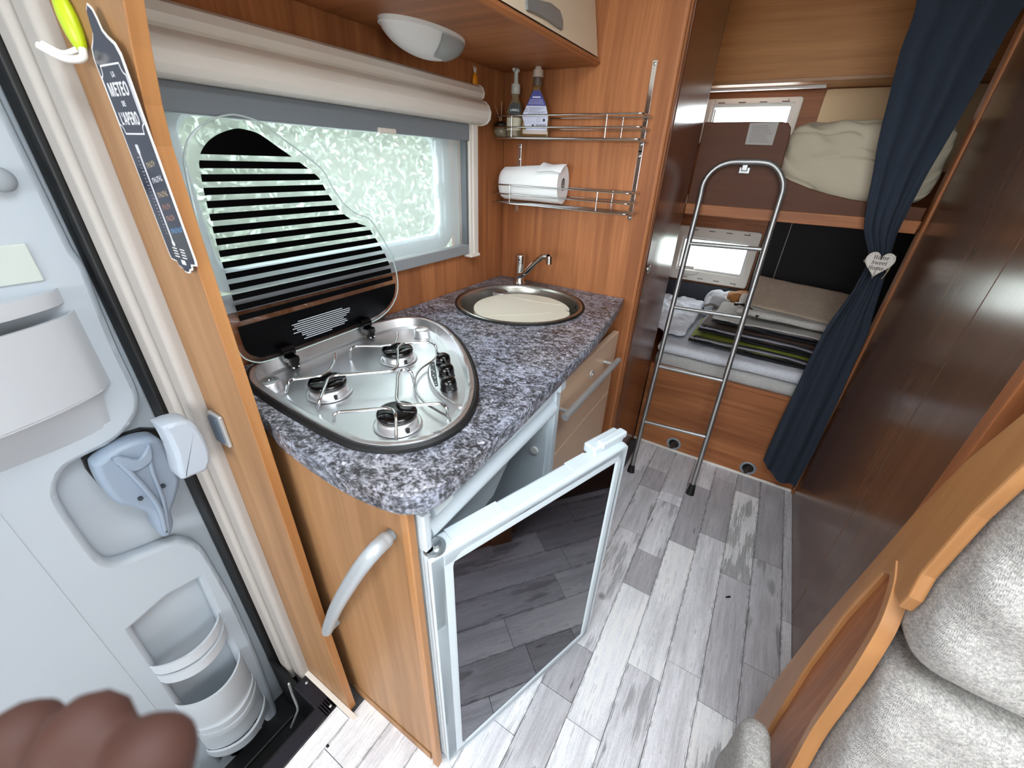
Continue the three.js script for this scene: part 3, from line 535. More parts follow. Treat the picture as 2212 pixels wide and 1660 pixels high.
  part('maker_stamp', extrXZ([[1575, 1228], [1620, 1215], [1640, 1222], [1600, 1242]].map((p) => PX(Z7(p), 1, CT + 0.011)).map((p) => [p.x, p.z]), CT + 0.0085, CT + 0.0115, 0.0003, true), M.steelDull, h);
  // glass lid, standing open
  const LX = -0.852, zy = [[-0.363, 1.302], [-0.374, 1.325], [-0.393, 1.345], [-0.418, 1.36], [-0.447, 1.37], [-0.469, 1.372], [-0.503, 1.365], [-0.539, 1.343], [-0.572, 1.322], [-0.601, 1.302], [-0.621, 1.284], [-0.636, 1.254], [-0.66, 1.219], [-0.693, 1.196], [-0.726, 1.182], [-0.748, 1.153], [-0.775, 1.108], [-0.790, 1.071], [-0.797, 1.026], [-0.792, 0.985], [-0.77, 0.955], [-0.735, 0.935], [-0.682, 0.925], [-0.55, 0.922], [-0.41, 0.922], [-0.375, 0.932], [-0.356, 0.955], [-0.352, 1.0], [-0.352, 1.15], [-0.357, 1.25]];
  const curve = new THREE.SplineCurve([...zy, zy[0]].map((p) => V2(p[0], p[1]))).getPoints(240).slice(0, 240);
  const lid = part('glass_lid', extrZY(curve.map((p) => [p.x, p.y]), LX - 0.0025, LX + 0.0025, 0.001), M.glass, h, 'upright clear glass hob lid with black printed stripes');
  part('lid_edge', new THREE.TubeGeometry(new THREE.CatmullRomCurve3(curve.filter((_, i) => i % 3 === 0).map((p) => V(LX, p.y, p.x)), true), 240, 0.0016, 6, true), std(0xb8c6c4, 0.15), lid);
  // printed areas: inset outline cut at heights
  const inset = offsetRing(curve.map((p) => V(p.x, 0, p.y)), 0.020).map((p) => [p.x, p.z]);
  const cut = (y0, y1) => { // the part of the inset outline between two heights
    const clip = (poly, keep, y) => { const o = []; for (let i = 0; i < poly.length; i++) { const a = poly[i], b = poly[(i + 1) % poly.length], ka = keep(a), kb = keep(b); if (ka) o.push(a); if (ka !== kb) { const t = (y - a[1]) / (b[1] - a[1]); o.push([a[0] + (b[0] - a[0]) * t, y]); } } return o; };
    return clip(clip(inset, (p) => p[1] >= y0, y0), (p) => p[1] <= y1, y1);
  };
  const ink = new THREE.MeshPhysicalMaterial({ color: 0x030304, roughness: 0.3, specularIntensity: 0.25 });
  part('printed_top', extrZY(cut(1.311, 1.5), LX + 0.0025, LX + 0.0032, 0), ink, lid, 'solid black printed top of the lid');
  for (let i = 0; i < 14; i++) { const y = 1.296 - i * 0.0206; part('stripe', extrZY(cut(y - 0.0058, y + 0.0058), LX + 0.0025, LX + 0.0032, 0), ink, lid); }
  const inset2 = offsetRing(curve.map((p) => V(p.x, 0, p.y)), 0.012).map((p) => [p.x, p.z]); inset.splice(0, inset.length, ...inset2);
  const base = part('printed_base', extrZY(cut(0.5, 1.012), LX + 0.0025, LX + 0.0032, 0), ink, lid, 'solid black printed base of the lid with small white text');
  const P0 = PX([632, 705], 0, LX + 0.004), P1 = PX([757, 663], 0, LX + 0.004);
  const rows = [[0.10, 0.86], [0.0, 1], [0.03, 1], [0, 0.98], [0.06, 0.92], [0, 0.86], [0.12, 0.9], [0.12, 0.92], [0.18, 0.86], [0.14, 0.62]];
  rows.forEach(([a, b], i) => { const y = 0.988 - i * 0.0048; const za = -0.472 - 0.155 * a, zb = -0.472 - 0.155 * b; part('text_line', box(LX + 0.0031, LX + 0.0034, y - 0.0010, y + 0.0010, zb, za, 0), std(0xb9bcc4, 0.6), base); });
  // hinges
  for (const [kx, ky] of [[480, 640], [1055, 430]]) {
    const q = PX(Z7([kx, ky]), 1, CT + 0.018), z = q.z, x = -0.838;
    const hg = part('lid_hinge', [cylBetween(V(x, CT + 0.026, z - 0.014), V(x, CT + 0.026, z + 0.014), 0.013), box(x - 0.004, x + 0.026, CT + 0.004, CT + 0.018, z - 0.012, z + 0.012, 0.003), box(x + 0.014, x + 0.024, CT - 0.012, CT + 0.012, z - 0.01, z + 0.01, 0.002)], M.glossBlack, h, 'black lid hinge');
    for (const s of [-0.006, 0.006]) part('rivet', new THREE.SphereGeometry(0.0028, 8, 6).translate(x + 0.0245, CT - 0.006, z + s), M.chrome, hg);
  }
}
// sink
{
  const s = thing('sink_bowl', 'round stainless steel sink set in the worktop', 'sink');
  const L = (pts) => new THREE.LatheGeometry(pts.map((q) => V2(q[0], q[1])), 72).translate(SINK.x, 0, SINK.z), r = SINK.r;
  part('gasket', L([[r - 0.004, CT + 0.0005], [r + 0.004, CT + 0.0005], [r + 0.004, CT + 0.004], [r - 0.002, CT + 0.005]]), M.rubber, s, 'thin black rubber gasket');
  part('bowl', L([[r - 0.003, CT + 0.003], [r - 0.006, CT + 0.007], [r - 0.012, CT + 0.006], [r - 0.018, CT - 0.005], [r - 0.030, CT - 0.09], [r - 0.06, CT - 0.12], [0.02, CT - 0.125], [0, CT - 0.125]]), std(0xa9a69f, 0.3, 1), s);
  const bp = PX([1082, 628], 1, CT - 0.002);
  part('overflow_boss', new THREE.LatheGeometry([[0, 0.03], [0.024, 0.03], [0.028, 0.025], [0.03, 0]].map((a) => V2(a[0], a[1])), 28).translate(bp.x, CT - 0.034, bp.z), M.steelDull, s);
  const b2 = PX([1246, 660], 1, CT - 0.006); part('clip', new THREE.SphereGeometry(0.007, 12, 8).translate(b2.x, CT - 0.012, b2.z), M.rubber, s);
}
{
  const b = thing('cutting_board', 'round cream plastic cutting board lying inside the sink', 'cutting board');
  const cx = -0.625, cz = -1.105, r = 0.156, l = [], notch = [-0.500, -1.168];
  for (let i = 0; i < 72; i++) { const a = i / 72 * Math.PI * 2; let x = cx + r * Math.cos(a), z = cz + r * Math.sin(a); if (Math.hypot(x - notch[0], z - notch[1]) < 0.022) { const d = Math.hypot(x - cx, z - cz); x = cx + (x - cx) * (d - 0.014) / d; z = cz + (z - cz) * (d - 0.014) / d; } l.push([x, z]); }
  part('board', soften(extrXZ(l, CT - 0.024, CT - 0.006, 0.003), 0.6), std(0xe6e0cf, 0.5), b);
  const gr = PX([1105, 642], 1, CT - 0.006), g2 = PX([1215, 660], 1, CT - 0.006), g3 = PX([1225, 662], 1, CT - 0.006);
  part('juice_groove', tube([gr, gr.clone().lerp(g2, 0.5).add(V(0, 0, 0.006)), g2], 0.0012, 20, 6), std(0xd2cab6, 0.6), b); part('juice_groove', tube([PX([1045, 682], 1, CT - 0.006), PX([1130, 680], 1, CT - 0.006), PX([1190, 676], 1, CT - 0.006)], 0.0012, 20, 6), std(0xd2cab6, 0.6), b);
}
// tap
{
  const t = thing('kitchen_tap', 'chrome kitchen mixer tap with swivel spout beside the sink', 'tap');
  const x = -0.770, z = -1.333;
  part('body', new THREE.LatheGeometry([[0, 0], [0.024, 0], [0.024, 0.006], [0.018, 0.010], [0.0165, 0.05], [0.018, 0.055], [0.0185, 0.104], [0.015, 0.108], [0, 0.109]].map((a) => V2(a[0], a[1])), 32).translate(x, CT, z), M.chrome, t);
  part('indicator', new THREE.CylinderGeometry(0.004, 0.004, 0.003, 12).rotateX(Math.PI / 2).translate(x + 0.004, CT + 0.092, z + 0.018), std(0x30343c, 0.3), t);
  const sp = [V(x, CT + 0.03, z + 0.012), V(x + 0.045, CT + 0.056, z + 0.035), V(x + 0.095, CT + 0.105, z + 0.055), V(x + 0.125, CT + 0.126, z + 0.066), V(x + 0.150, CT + 0.130, z + 0.073)];
  const spout = part('spout', tube(sp, 0.0095, 40, 14), M.chrome, t);
  part('nozzle', cylBetween(V(x + 0.153, CT + 0.134, z + 0.074), V(x + 0.155, CT + 0.108, z + 0.075), 0.0115, 0.0115, 20), M.chrome, spout);
}
// cabinet end with grab handle
{
  const c = thing('kitchen_cabinet', 'pale wood end cabinet below the rounded worktop corner', 'cabinet');
  part('end_panel', extrXY([[-0.893, 0], [-0.345, 0], [-0.345, CB - 0.001], [-0.893, CB - 0.001]], -0.300, -0.290, 0.001), M.woodPale, c);
  part('corner_edge', box(-0.351, -0.334, 0, CB - 0.001, -0.300, -0.284, 0.003), M.oak, c);
  part('plinth', box(-0.64, -0.36, -0.001, 0.03, -0.2895, -0.287, 0.0005), M.woodPale, c);
}
{
  const h = thing('grab_handle', 'long curved grey grab handle fixed diagonally on the cabinet end', 'handle');
  const A = PX([832, 1168], 2, -0.275), B = PX([707, 1362], 2, -0.262), Mi = PX([760, 1255], 2, -0.235), M1 = PX([800, 1200], 2, -0.245), M2 = PX([724, 1318], 2, -0.24);
  const g = tube([A, M1, Mi, M2, B], 0.013, 48, 14);
  part('bar', [g, new THREE.SphereGeometry(0.013, 16, 12).translate(A.x, A.y, A.z), new THREE.SphereGeometry(0.013, 16, 12).translate(B.x, B.y, B.z)], M.handleGrey, h);
  part('mount', cylBetween(A, V(A.x, A.y, -0.2895), 0.010), M.greyPlastic, h); part('mount', cylBetween(B, V(B.x, B.y, -0.2895), 0.010), M.greyPlastic, h);
}
// drawer unit
{
  const d = thing('drawer_unit', 'beige drawer unit under the sink with bar handle', 'drawer unit');
  part('carcass_side', box(-0.89, -0.378, 0.02, CB - 0.001, -0.852, -0.836, 0.001), M.wood, d); part('carcass_side', box(-0.89, -0.40, 0.02, CB - 0.001, -1.398, -1.385, 0.001), M.wood, d); part('top_rail', box(-0.42, -0.405, 0.80, CB - 0.001, -1.385, -0.852, 0.001), M.wood, d);
  const dr = part('drawer_front', box(-0.392, -0.372, 0.556, 0.797, -1.375, -0.872, 0.003), M.beige, d);
  part('drawer_edge', box(-0.394, -0.376, 0.556, 0.797, -0.872, -0.864, 0.001), M.beigeEdge, dr);
  const h0 = PX([1224, 902], 0, -0.335), h1 = PX([1334, 778], 0, -0.335);
  const hy = (h0.y + h1.y) / 2;
  const bar = part('bar_handle', cylBetween(V(-0.335, hy, h0.z + 0.012), V(-0.335, hy, h1.z - 0.012), 0.0098), M.silver, dr, 'brushed silver bar handle');
  part('bar_post', cylBetween(V(-0.372, hy, h0.z - 0.02), V(-0.335, hy, h0.z - 0.02), 0.006), M.silver, bar); part('bar_post', cylBetween(V(-0.372, hy, h1.z + 0.03), V(-0.335, hy, h1.z + 0.03), 0.006), M.silver, bar);
  const lk = PX([1278, 808], 0, -0.371); part('lock', new THREE.TorusGeometry(0.011, 0.003, 10, 24).rotateY(Math.PI / 2).translate(-0.371, lk.y, lk.z), M.silver, dr);
  part('cabinet_door', box(-0.392, -0.372, 0.03, 0.551, -1.375, -0.872, 0.003), M.beige, d);
  part('post', box(-0.40, -0.375, 0.02, CB - 0.001, -0.866, -0.838, 0.001), M.oak, d);
  part('lower_rail', box(-0.40, -0.385, 0.0, 0.03, -1.398, -0.84, 0.001), M.wood, d);
}
// fridge
{
  const f = thing('fridge', 'built-in fridge with pale grey liner standing open under the worktop', 'fridge');
  const z0 = -0.818, z1 = -0.316, y0 = 0.03, y1 = 0.862, xb = -0.86, xf = -0.340, t = 0.028;
  part('liner', [box(xb, xb + t, y0, y1, z0, z1, 0.001), box(xb, xf - 0.02, y0, y0 + t, z0, z1, 0.001), box(xb, xf - 0.06, y1 - 0.075, y1 - 0.045, z0, z1, 0.001), box(xb, xf - 0.015, y0, y1, z0, z0 + t, 0.001), box(xb, xf - 0.015, y0, y1, z1 - t, z1, 0.001)], M.fridgeIn, f);
  part('front_frame', [box(xf - 0.03, xf, y0, y1, z0 - 0.004, z0 + 0.022, 0.003), box(xf - 0.03, xf + 0.006, y0, y1, z1 - 0.016, z1 + 0.010, 0.003), box(xf - 0.03, xf, y1 - 0.014, y1 + 0.008, z0, z1, 0.003)], M.fridgeIn, f);
  part('control_fascia', cylBetween(V(xf - 0.012, 0.782, z0 + 0.024), V(xf - 0.012, 0.782, z1 - 0.018), 0.019, 0.019, 24), M.fridgeIn, f, 'rounded control rail'); part('top_rail', box(xf - 0.03, xf - 0.006, 0.806, 0.846, z0 + 0.024, z1 - 0.018, 0.003), M.fridgeIn, f);
  const fp = (l, x) => l.map((p) => { const q = PX(p, 0, x); return [Math.max(z0 + t + 0.002, Math.min(z1 - t - 0.002, q.z)), q.y]; });
  const fz = part('freezer_flap', soften(extrZY([...fp([[1180, 905], [1150, 928], [1128, 955], [1108, 990], [1090, 1030], [1070, 1075]], -0.38), [z1 - t - 0.002, 0.60], [z1 - t - 0.002, 0.785], [z0 + t + 0.01, 0.785]], -0.40, -0.385, 0.004, false), 0.6), M.fridgeIn, f, 'freezer flap with curved edge');
  part('flap_slot', extrZY(fp([[1078, 1014], [1071, 1024], [1000, 1082], [962, 1100], [950, 1094], [1000, 1056]], -0.383), -0.386, -0.3835, 0.0003, true), std(0x10151d, 0.3), fz, 'dark oblong slot');
  const sb = PX([1155, 972], 2, z0 + t); part('shelf_stud', new THREE.CylinderGeometry(0.011, 0.011, 0.006, 20).rotateX(Math.PI / 2).translate(sb.x, sb.y, z0 + t + 0.003), M.white, f);
  part('keeper', [box(xf - 0.012, xf + 0.012, y1 - 0.03, y1 + 0.004, z0 - 0.002, z0 + 0.03, 0.004), cylBetween(V(xf - 0.005, y1 - 0.015, z0 + 0.03), V(xf - 0.005, y1 - 0.015, z0 + 0.05), 0.006)], M.fridgeIn, f);
  part('hinge_bracket', [box(xf - 0.005, xf + 0.018, 0.775, 0.852, z1 - 0.002, z1 + 0.012, 0.003), cylBetween(V(xf + 0.004, y1 - 0.028, z1 - 0.06), V(xf + 0.004, y1 - 0.028, z1 - 0.02), 0.012, 0.012, 18)], M.fridgeWhite, f);
  // the door, built closed in its own axes (u along its width, v up, w outwards), then swung open
  const a = V(-0.318, 0, -0.301), b = V(-0.157, 0, -0.757), u = b.clone().sub(a).normalize(), w = V(-u.z, 0, u.x).multiplyScalar(1);
  if (w.x < 0) w.negate();
  const mtx = new THREE.Matrix4().makeBasis(u, V(0, 1, 0), w).setPosition(a);
  const fixed = (g) => { const q = g.applyMatrix4(mtx); return q; };
  const local = (u0, u1, v0, v1, w0, w1, r) => { const g = box(u0, u1, v0, v1, w0, w1, r); return fixed(g); };
  const flip = u.clone().cross(V(0, 1, 0)).dot(w) < 0;
  const door = part('fridge_door', [local(0.0, 0.052, 0.022, 0.765, -0.036, -0.004, 0.012), local(0.0, 0.030, 0.024, 0.763, -0.006, 0.004, 0.004), local(0.472, 0.512, 0.022, 0.765, -0.038, 0.004, 0.010), local(0.02, 0.50, 0.725, 0.766, -0.038, 0.004, 0.008), local(0.02, 0.50, 0.022, 0.050, -0.038, 0.004, 0.008), local(0.02, 0.495, 0.03, 0.75, -0.036, -0.006, 0.002)], M.fridgeWhite, f, 'open fridge door with pale aluminium-look frame');
  const rr = (u0, u1, v0, v1, q) => { const l = []; for (const [cu, cv, s] of [[u1 - q, v0 + q, -90], [u1 - q, v1 - q, 0], [u0 + q, v1 - q, 90], [u0 + q, v0 + q, 180]]) for (let i = 0; i <= 8; i++) { const an = (s + i * 90 / 8) * Math.PI / 180; l.push([cu + q * Math.cos(an), cv + q * Math.sin(an)]); } return l; };
  part('frame_face', fixed(soften(extrXY(rr(0.0, 0.511, 0.022, 0.765, 0.012), -0.006, 0.004, 0.003, false, [rr(0.044, 0.490, 0.040, 0.744, 0.028)]), 0.7)), M.fridgeWhite, door);
  part('mirror_panel', fixed(extrXY(rr(0.040, 0.494, 0.036, 0.748, 0.026), -0.005, 0.0005, 0)), M.mirrorBlack, door, 'black mirror-glass door panel');
  part('hinge_plate', [fixed(new THREE.CylinderGeometry(0.019, 0.019, 0.006, 24).translate(0.020, 0.769, -0.014)), local(0.002, 0.016, 0.766, 0.772, -0.028, -0.004, 0.002)], std(0x9aa0a2, 0.35, 0.8), door);
  part('hinge_screw', fixed(new THREE.CylinderGeometry(0.009, 0.010, 0.008, 12).translate(0.022, 0.775, -0.014)), M.chrome, door);
  part('door_cap', local(0.05, 0.16, 0.7655, 0.7675, -0.036, -0.006, 0.0008), M.fridgeWhite, door); part('door_cap', local(0.34, 0.40, 0.7655, 0.7675, -0.036, -0.006, 0.0008), M.fridgeWhite, door);
  part('door_latch', [local(0.408, 0.512, 0.762, 0.786, -0.046, -0.012, 0.006), local(0.43, 0.515, 0.775, 0.792, -0.030, -0.008, 0.005)], M.fridgeWhite, door);
  part('door_shelf', [local(0.05, 0.46, 0.42, 0.50, -0.115, -0.108, 0.002), local(0.05, 0.46, 0.42, 0.426, -0.115, -0.044, 0.001), local(0.05, 0.46, 0.10, 0.2, -0.115, -0.108, 0.002), local(0.05, 0.46, 0.10, 0.106, -0.115, -0.044, 0.001)], M.fridgeIn, door);
}

// ---------------------------------------------------------------- wardrobe between kitchen and bunks
{
  const w = thing('wardrobe', 'tall glossy wood wardrobe between the sink and the bunks', 'wardrobe');
  part('side_panel', box(-0.898, -0.352, 0, CEIL, -1.418, -1.40, 0.001), M.wood, w);
  part('edge_trim', [cylBetween(V(-0.352, 0, -1.410), V(-0.352, CEIL, -1.410), 0.010, 0.010, 20), box(-0.356, -0.338, 0, CEIL, -1.440, -1.414, 0.005)], M.wood, w);
  part('back_panel', [box(-0.898, -0.352, 0, CEIL, -1.924, -1.908, 0.001), box(-0.898, -0.352, CEIL - 0.02, CEIL, -1.912, -1.418, 0)], M.wood, w);
  const d = part('wardrobe_door', box(-0.356, -0.337, 0.05, CEIL - 0.005, -1.897, -1.443, 0.004), M.woodWardrobe, w);
  const lk = PX([1401, 582], 0, -0.336); part('door_lock', [new THREE.TorusGeometry(0.012, 0.003, 10, 24).rotateY(Math.PI / 2).translate(-0.336, lk.y, lk.z), new THREE.CylinderGeometry(0.008, 0.008, 0.006, 18).rotateZ(Math.PI / 2).translate(-0.336, lk.y, lk.z)], M.chrome, d);
  part('door_edge', box(-0.360, -0.340, 0, CEIL, -1.925, -1.899, 0.006), std(0x5a2f1e, 0.4), w, 'darker reddish edge post');
  part('plinth', box(-0.36, -0.345, 0, 0.05, -1.90, -1.44, 0.001), M.woodDark, w);
}
// overhead locker above the kitchen
{
  const o = thing('overhead_locker', 'wooden overhead locker with cream flap door above the kitchen', 'overhead locker');
  part('base_board', box(-0.898, -0.575, 1.571, 1.589, -1.398, -0.27, 0.003, true), M.wood, o);
  part('front_lip', cylBetween(V(-0.578, 1.58, -1.398), V(-0.578, 1.58, -0.27), 0.009), M.wood, o);
  const s = [[-0.572, 1.590], [-0.590, 1.595], [-0.66, 1.93], [-0.642, 1.93]];
  const fl = part('flap_door', extrXY(s, -1.385, -0.70, 0.002), std(0xcdb9a0, 0.4), o, 'cream flap door');
  part('flap_door', extrXY(s, -0.695, -0.27, 0.002), std(0xcdb9a0, 0.4), o, 'cream flap door');
  part('end_board', extrXY([[-0.898, 1.589], [-0.582, 1.589], [-0.655, CEIL], [-0.898, CEIL]], -1.398, -1.387, 0.001), M.wood, o);
  // recessed handle on the sloping flap
  const n = V(0.979, 0.203, 0).normalize(), on = V(-0.572, 1.590, 0), pp = (p) => PXpl(p, n, on.clone().addScaledVector(n, 0.006));
  const hp = [[1139, 0], [1165, 0], [1190, 6], [1210, 22], [1217, 45], [1216, 64], [1205, 56], [1185, 42], [1160, 28], [1141, 20]].map(pp);
  const hg = new THREE.BufferGeometry(); { const tri = THREE.ShapeUtils.triangulateShape(hp.map((p) => V2(p.z, p.y)), []); const pos = []; const put = (q) => pos.push(q.x, q.y, q.z); const th = n.clone().multiplyScalar(0.010);
    tri.forEach((t) => { t.forEach((i) => put(hp[i])); [t[0], t[2], t[1]].forEach((i) => put(hp[i].clone().sub(th))); }); for (let i = 0; i < hp.length; i++) { const a = hp[i], b = hp[(i + 1) % hp.length], c = a.clone().sub(th), e = b.clone().sub(th); [a, c, b, b, c, e].forEach(put); } hg.setAttribute('position', new THREE.Float32BufferAttribute(pos, 3)); hg.computeVertexNormals(); }
  const hd = part('flap_handle', clean(hg), std(0x8b8f8f, 0.35, 0.5), fl, 'grey recessed flap handle');
}
// light under the locker
{
  const l = thing('ceiling_lamp', 'white oval plastic lamp under the overhead locker', 'lamp');
  const c = V(-0.80, 1.571, -0.905);
  const dome = (z0, z1) => { const g = new THREE.SphereGeometry(1, 40, 20, 0, Math.PI * 2, Math.PI / 2, Math.PI / 2).scale(0.058, 0.052, 0.125); const p = g.attributes.position; for (let i = 0; i < p.count; i++) { const x = p.getX(i), y = p.getY(i), z = p.getZ(i); p.setXYZ(i, x, y * (1 - 0.25 * Math.pow(Math.abs(x) / 0.058, 2)), z); } g.computeVertexNormals(); return g.rotateY(0.0).translate(c.x, c.y, c.z); };
  part('housing', dome(), M.white, l);
  part('base_rim', cyl(1, 1, 0.008, 40).scale(0.060, 1, 0.128).translate(c.x, c.y - 0.004, c.z), M.white, l);
  const lens = new THREE.SphereGeometry(1, 24, 16, Math.PI * 0.98, Math.PI * 0.44, Math.PI * 0.56, Math.PI * 0.30).scale(0.0605, 0.0545, 0.129).translate(c.x, c.y, c.z);
  part('lens', lens, std(0x9ba2a3, 0.2), l, 'frosted grey lens');
}
// ---------------------------------------------------------------- chrome racks
function rack(label, yTop, yMid, yBot, xl, xr) {
  const r = thing('wire_rack', label, 'rack', 'chrome wire racks on the wardrobe side');
  const zf = -1.295, zb = -1.392, W = (l, rad = 0.0024) => wire(l.map((p) => V(...p)), rad, 0.006);
  for (const y of [yTop, yMid]) part('rail', W([[xl, y, zb], [xl, y, zf], [xr, y, zf], [xr, y, zb]]), M.chrome, r);
  part('base_rail', W([[xl, yBot, zb], [xl, yBot, zf], [xr, yBot, zf], [xr, yBot, zb]], 0.003), M.chrome, r);
  for (const z of [-1.33, -1.352, -1.374]) part('floor_wire', W([[xl, yBot, z], [xr, yBot, z]], 0.002), M.chrome, r);
  for (const x of [xl + 0.065, xr - 0.10]) { part('upright', W([[x, yTop, zf], [x, yBot, zf]], 0.002), M.chrome, r); }
  part('upright', W([[xr - 0.085, yTop, zb], [xr - 0.085, yBot, zb]], 0.002), M.chrome, r);
  for (const y of [yTop, yMid, yBot]) part('back_wire', W([[xl, y, zb], [xr, y, zb]], 0.002), M.chrome, r);
  return r;
}
const RL = -0.868, RR = -0.388;
const rackA = rack('upper chrome wire rack holding bottles on the wardrobe side', 1.444, 1.413, 1.384, RL, RR);
const rackB = rack('lower chrome wire rack holding the kitchen roll', 1.247, 1.219, 1.190, RL, RR);
{
  const s = thing('rack_strip', 'flat chrome hanging strips linking the two wire racks', 'bracket');
  const strip = (x, y0, y1) => box(x - 0.007, x + 0.007, y0, y1, -1.399, -1.3965, 0.001);
  part('strip', strip(-0.408, 1.395, 1.576), M.chrome, s); part('strip', strip(-0.408, 1.165, 1.36), M.chrome, s); part('strip', strip(-0.830, 1.255, 1.372), M.chrome, s); part('strip', strip(-0.835, 1.155, 1.185), M.chrome, s); part('strip', strip(-0.408, 1.355, 1.395), M.chrome, s);
  for (const [x, y] of [[-0.408, 1.567], [-0.408, 1.375], [-0.408, 1.345], [-0.830, 1.362], [-0.830, 1.325], [-0.408, 1.172]]) part('screw', new THREE.SphereGeometry(0.004, 10, 8).scale(1, 1, 0.5).translate(x, y, -1.396), M.chrome, s);
}
// things on the racks
{
  const y = 1.3875, cx = -0.822, cz = -1.345;
  const b = thing('soap_dispenser', 'clear pump soap dispenser with round black label on upper rack', 'dispenser');
  const clear = new THREE.MeshPhysicalMaterial({ color: 0xd9cfae, roughness: 0.1, transmission: 0.75, thickness: 0, ior: 1.4 });
  part('bottle_body', new THREE.LatheGeometry([[0, 0], [0.026, 0], [0.028, 0.006], [0.027, 0.07], [0.020, 0.09], [0.012, 0.102], [0.011, 0.12], [0, 0.12]].map((a) => V2(a[0], a[1])), 32).translate(cx, y, cz), clear, b);
  const pump = part('pump', new THREE.LatheGeometry([[0, 0.118], [0.014, 0.118], [0.0145, 0.143], [0.007, 0.146], [0.006, 0.172], [0.011, 0.176], [0.010, 0.183], [0, 0.184]].map((a) => V2(a[0], a[1])), 24).translate(cx, y, cz), std(0xb9b9b3, 0.35), b);
  part('nozzle', cylBetween(V(cx, y + 0.179, cz), V(cx + 0.006, y + 0.177, cz + 0.026), 0.004), std(0xb9b9b3, 0.35), pump);
  const map = canvasTex(256, 256, (x, w, h) => { x.fillStyle = '#0c0f14'; x.fillRect(0, 0, w, h); x.fillStyle = '#d9dce2'; x.font = 'bold 58px sans-serif'; x.textAlign = 'center'; x.textBaseline = 'middle'; x.fillText('LABELL', 128, 132); });
  part('label', new THREE.CircleGeometry(0.019, 32).rotateY(0.5).translate(cx + 0.0136, y + 0.074, cz + 0.0248), std(0xffffff, 0.5, 0, { map, side: THREE.DoubleSide }), b, 'round black label');
  part('paper_band', new THREE.CylinderGeometry(0.0283, 0.0284, 0.034, 24, 1, true, -0.6, 2.0).translate(cx, y + 0.036, cz), std(0xcfc9b4, 0.7, 0, { side: THREE.DoubleSide }), b);
}
{
  const y = 1.389, cx = -0.744, cz = -1.345;
  const b = thing('detergent_bottle', 'amber detergent bottle with blue and white back label on upper rack', 'bottle');
  const prof = [[-0.040, 0], [0.040, 0], [0.046, 0.01], [0.044, 0.05], [0.034, 0.085], [0.014, 0.122], [0.012, 0.135], [-0.012, 0.135], [-0.016, 0.122], [-0.030, 0.085], [-0.044, 0.05], [-0.046, 0.01]];
  const tr = (g) => g.rotateY(0.35).translate(cx, y, cz);
  const amber = new THREE.MeshPhysicalMaterial({ color: 0xb98f52, roughness: 0.12, transmission: 0.7, thickness: 0, ior: 1.4 });
  part('bottle_body', tr(soften(extrXY(prof, -0.016, 0.016, 0.008, true), 0.9)), amber, b);
  part('neck', tr(cyl(0.014, 0.013, 0.028, 20).translate(0, 0.148, 0)), std(0x5f5048, 0.4), b);
  part('cap', tr(merge([cyl(0.0165, 0.0155, 0.018, 20).translate(0, 0.165, 0), cyl(0.011, 0.009, 0.014, 16).translate(0, 0.180, 0)])), std(0xb9a999, 0.45), b);
  const map = canvasTex(512, 640, (x, w, h) => {
    x.fillStyle = '#c9cbe0'; x.fillRect(0, 0, w, h); x.fillStyle = '#34348a'; x.fillRect(0, 0, w, 240); x.fillStyle = '#c5c8ec'; x.fillRect(190, 90, 150, 26); for (let i = 0; i < 4; i++) x.fillRect(140 - i * 10, 140 + i * 22, 240 + i * 20, 6);
    x.fillStyle = '#6d7390'; for (let i = 0; i < 9; i++) x.fillRect(120 + (i % 3) * 8, 265 + i * 16, 320 - (i % 4) * 40, 6); x.strokeStyle = '#333'; x.lineWidth = 5; x.strokeRect(60, 290, 44, 44);
    x.beginPath(); x.arc(330, 470, 30, 0, 7); x.stroke(); x.fillStyle = '#222633'; x.beginPath(); x.arc(430, 470, 26, 0, 7); x.fill(); for (let i = 0; i < 22; i++) x.fillRect(280 + i * 9, 540, 3 + (i * 7 % 4), 64); x.fillRect(200, 545, 44, 56);
  });
  const lp = [[-0.042, 0.055], [-0.026, 0.018], [0.040, 0.018], [0.041, 0.055], [0.030, 0.090], [0.012, 0.121], [-0.010, 0.121], [-0.026, 0.088]];
  const lg = extrXY(lp, 0.0162, 0.0168, 0.0002); { const P = lg.attributes.position, uv = lg.attributes.uv; for (let i = 0; i < P.count; i++) uv.setXY(i, (P.getX(i) + 0.042) / 0.084, (P.getY(i) - 0.018) / 0.103); }
  part('label', tr(lg), std(0xffffff, 0.5, 0, { map }), b, 'blue and white back label');
}
{
  const y = 1.3865, cx = -0.862, cz = -1.325;
  const b = thing('toothpick_holder', 'small glass pot with dark lid and wooden sticks on upper rack', 'pot');
  part('pot', new THREE.LatheGeometry([[0, 0], [0.018, 0], [0.024, 0.012], [0.023, 0.022], [0.018, 0.028], [0, 0.028]].map((a) => V2(a[0], a[1])), 28).translate(cx, y, cz), new THREE.MeshPhysicalMaterial({ color: 0xb9ae92, roughness: 0.08, transmission: 0.7, thickness: 0 }), b);
  part('lid', new THREE.LatheGeometry([[0, 0.046], [0.014, 0.044], [0.022, 0.036], [0.024, 0.028], [0, 0.027]].map((a) => V2(a[0], a[1])), 28).translate(cx, y, cz), std(0x17120f, 0.4), b);
  for (const [dx, dy, dz] of [[-0.026, 0.058, -0.004], [-0.006, 0.070, -0.01]]) part('stick', cylBetween(V(cx, y + 0.038, cz), V(cx + dx, y + 0.03 + dy, cz + dz), 0.0013, 0.0010, 8), std(0xc9a98c, 0.7), b);
}
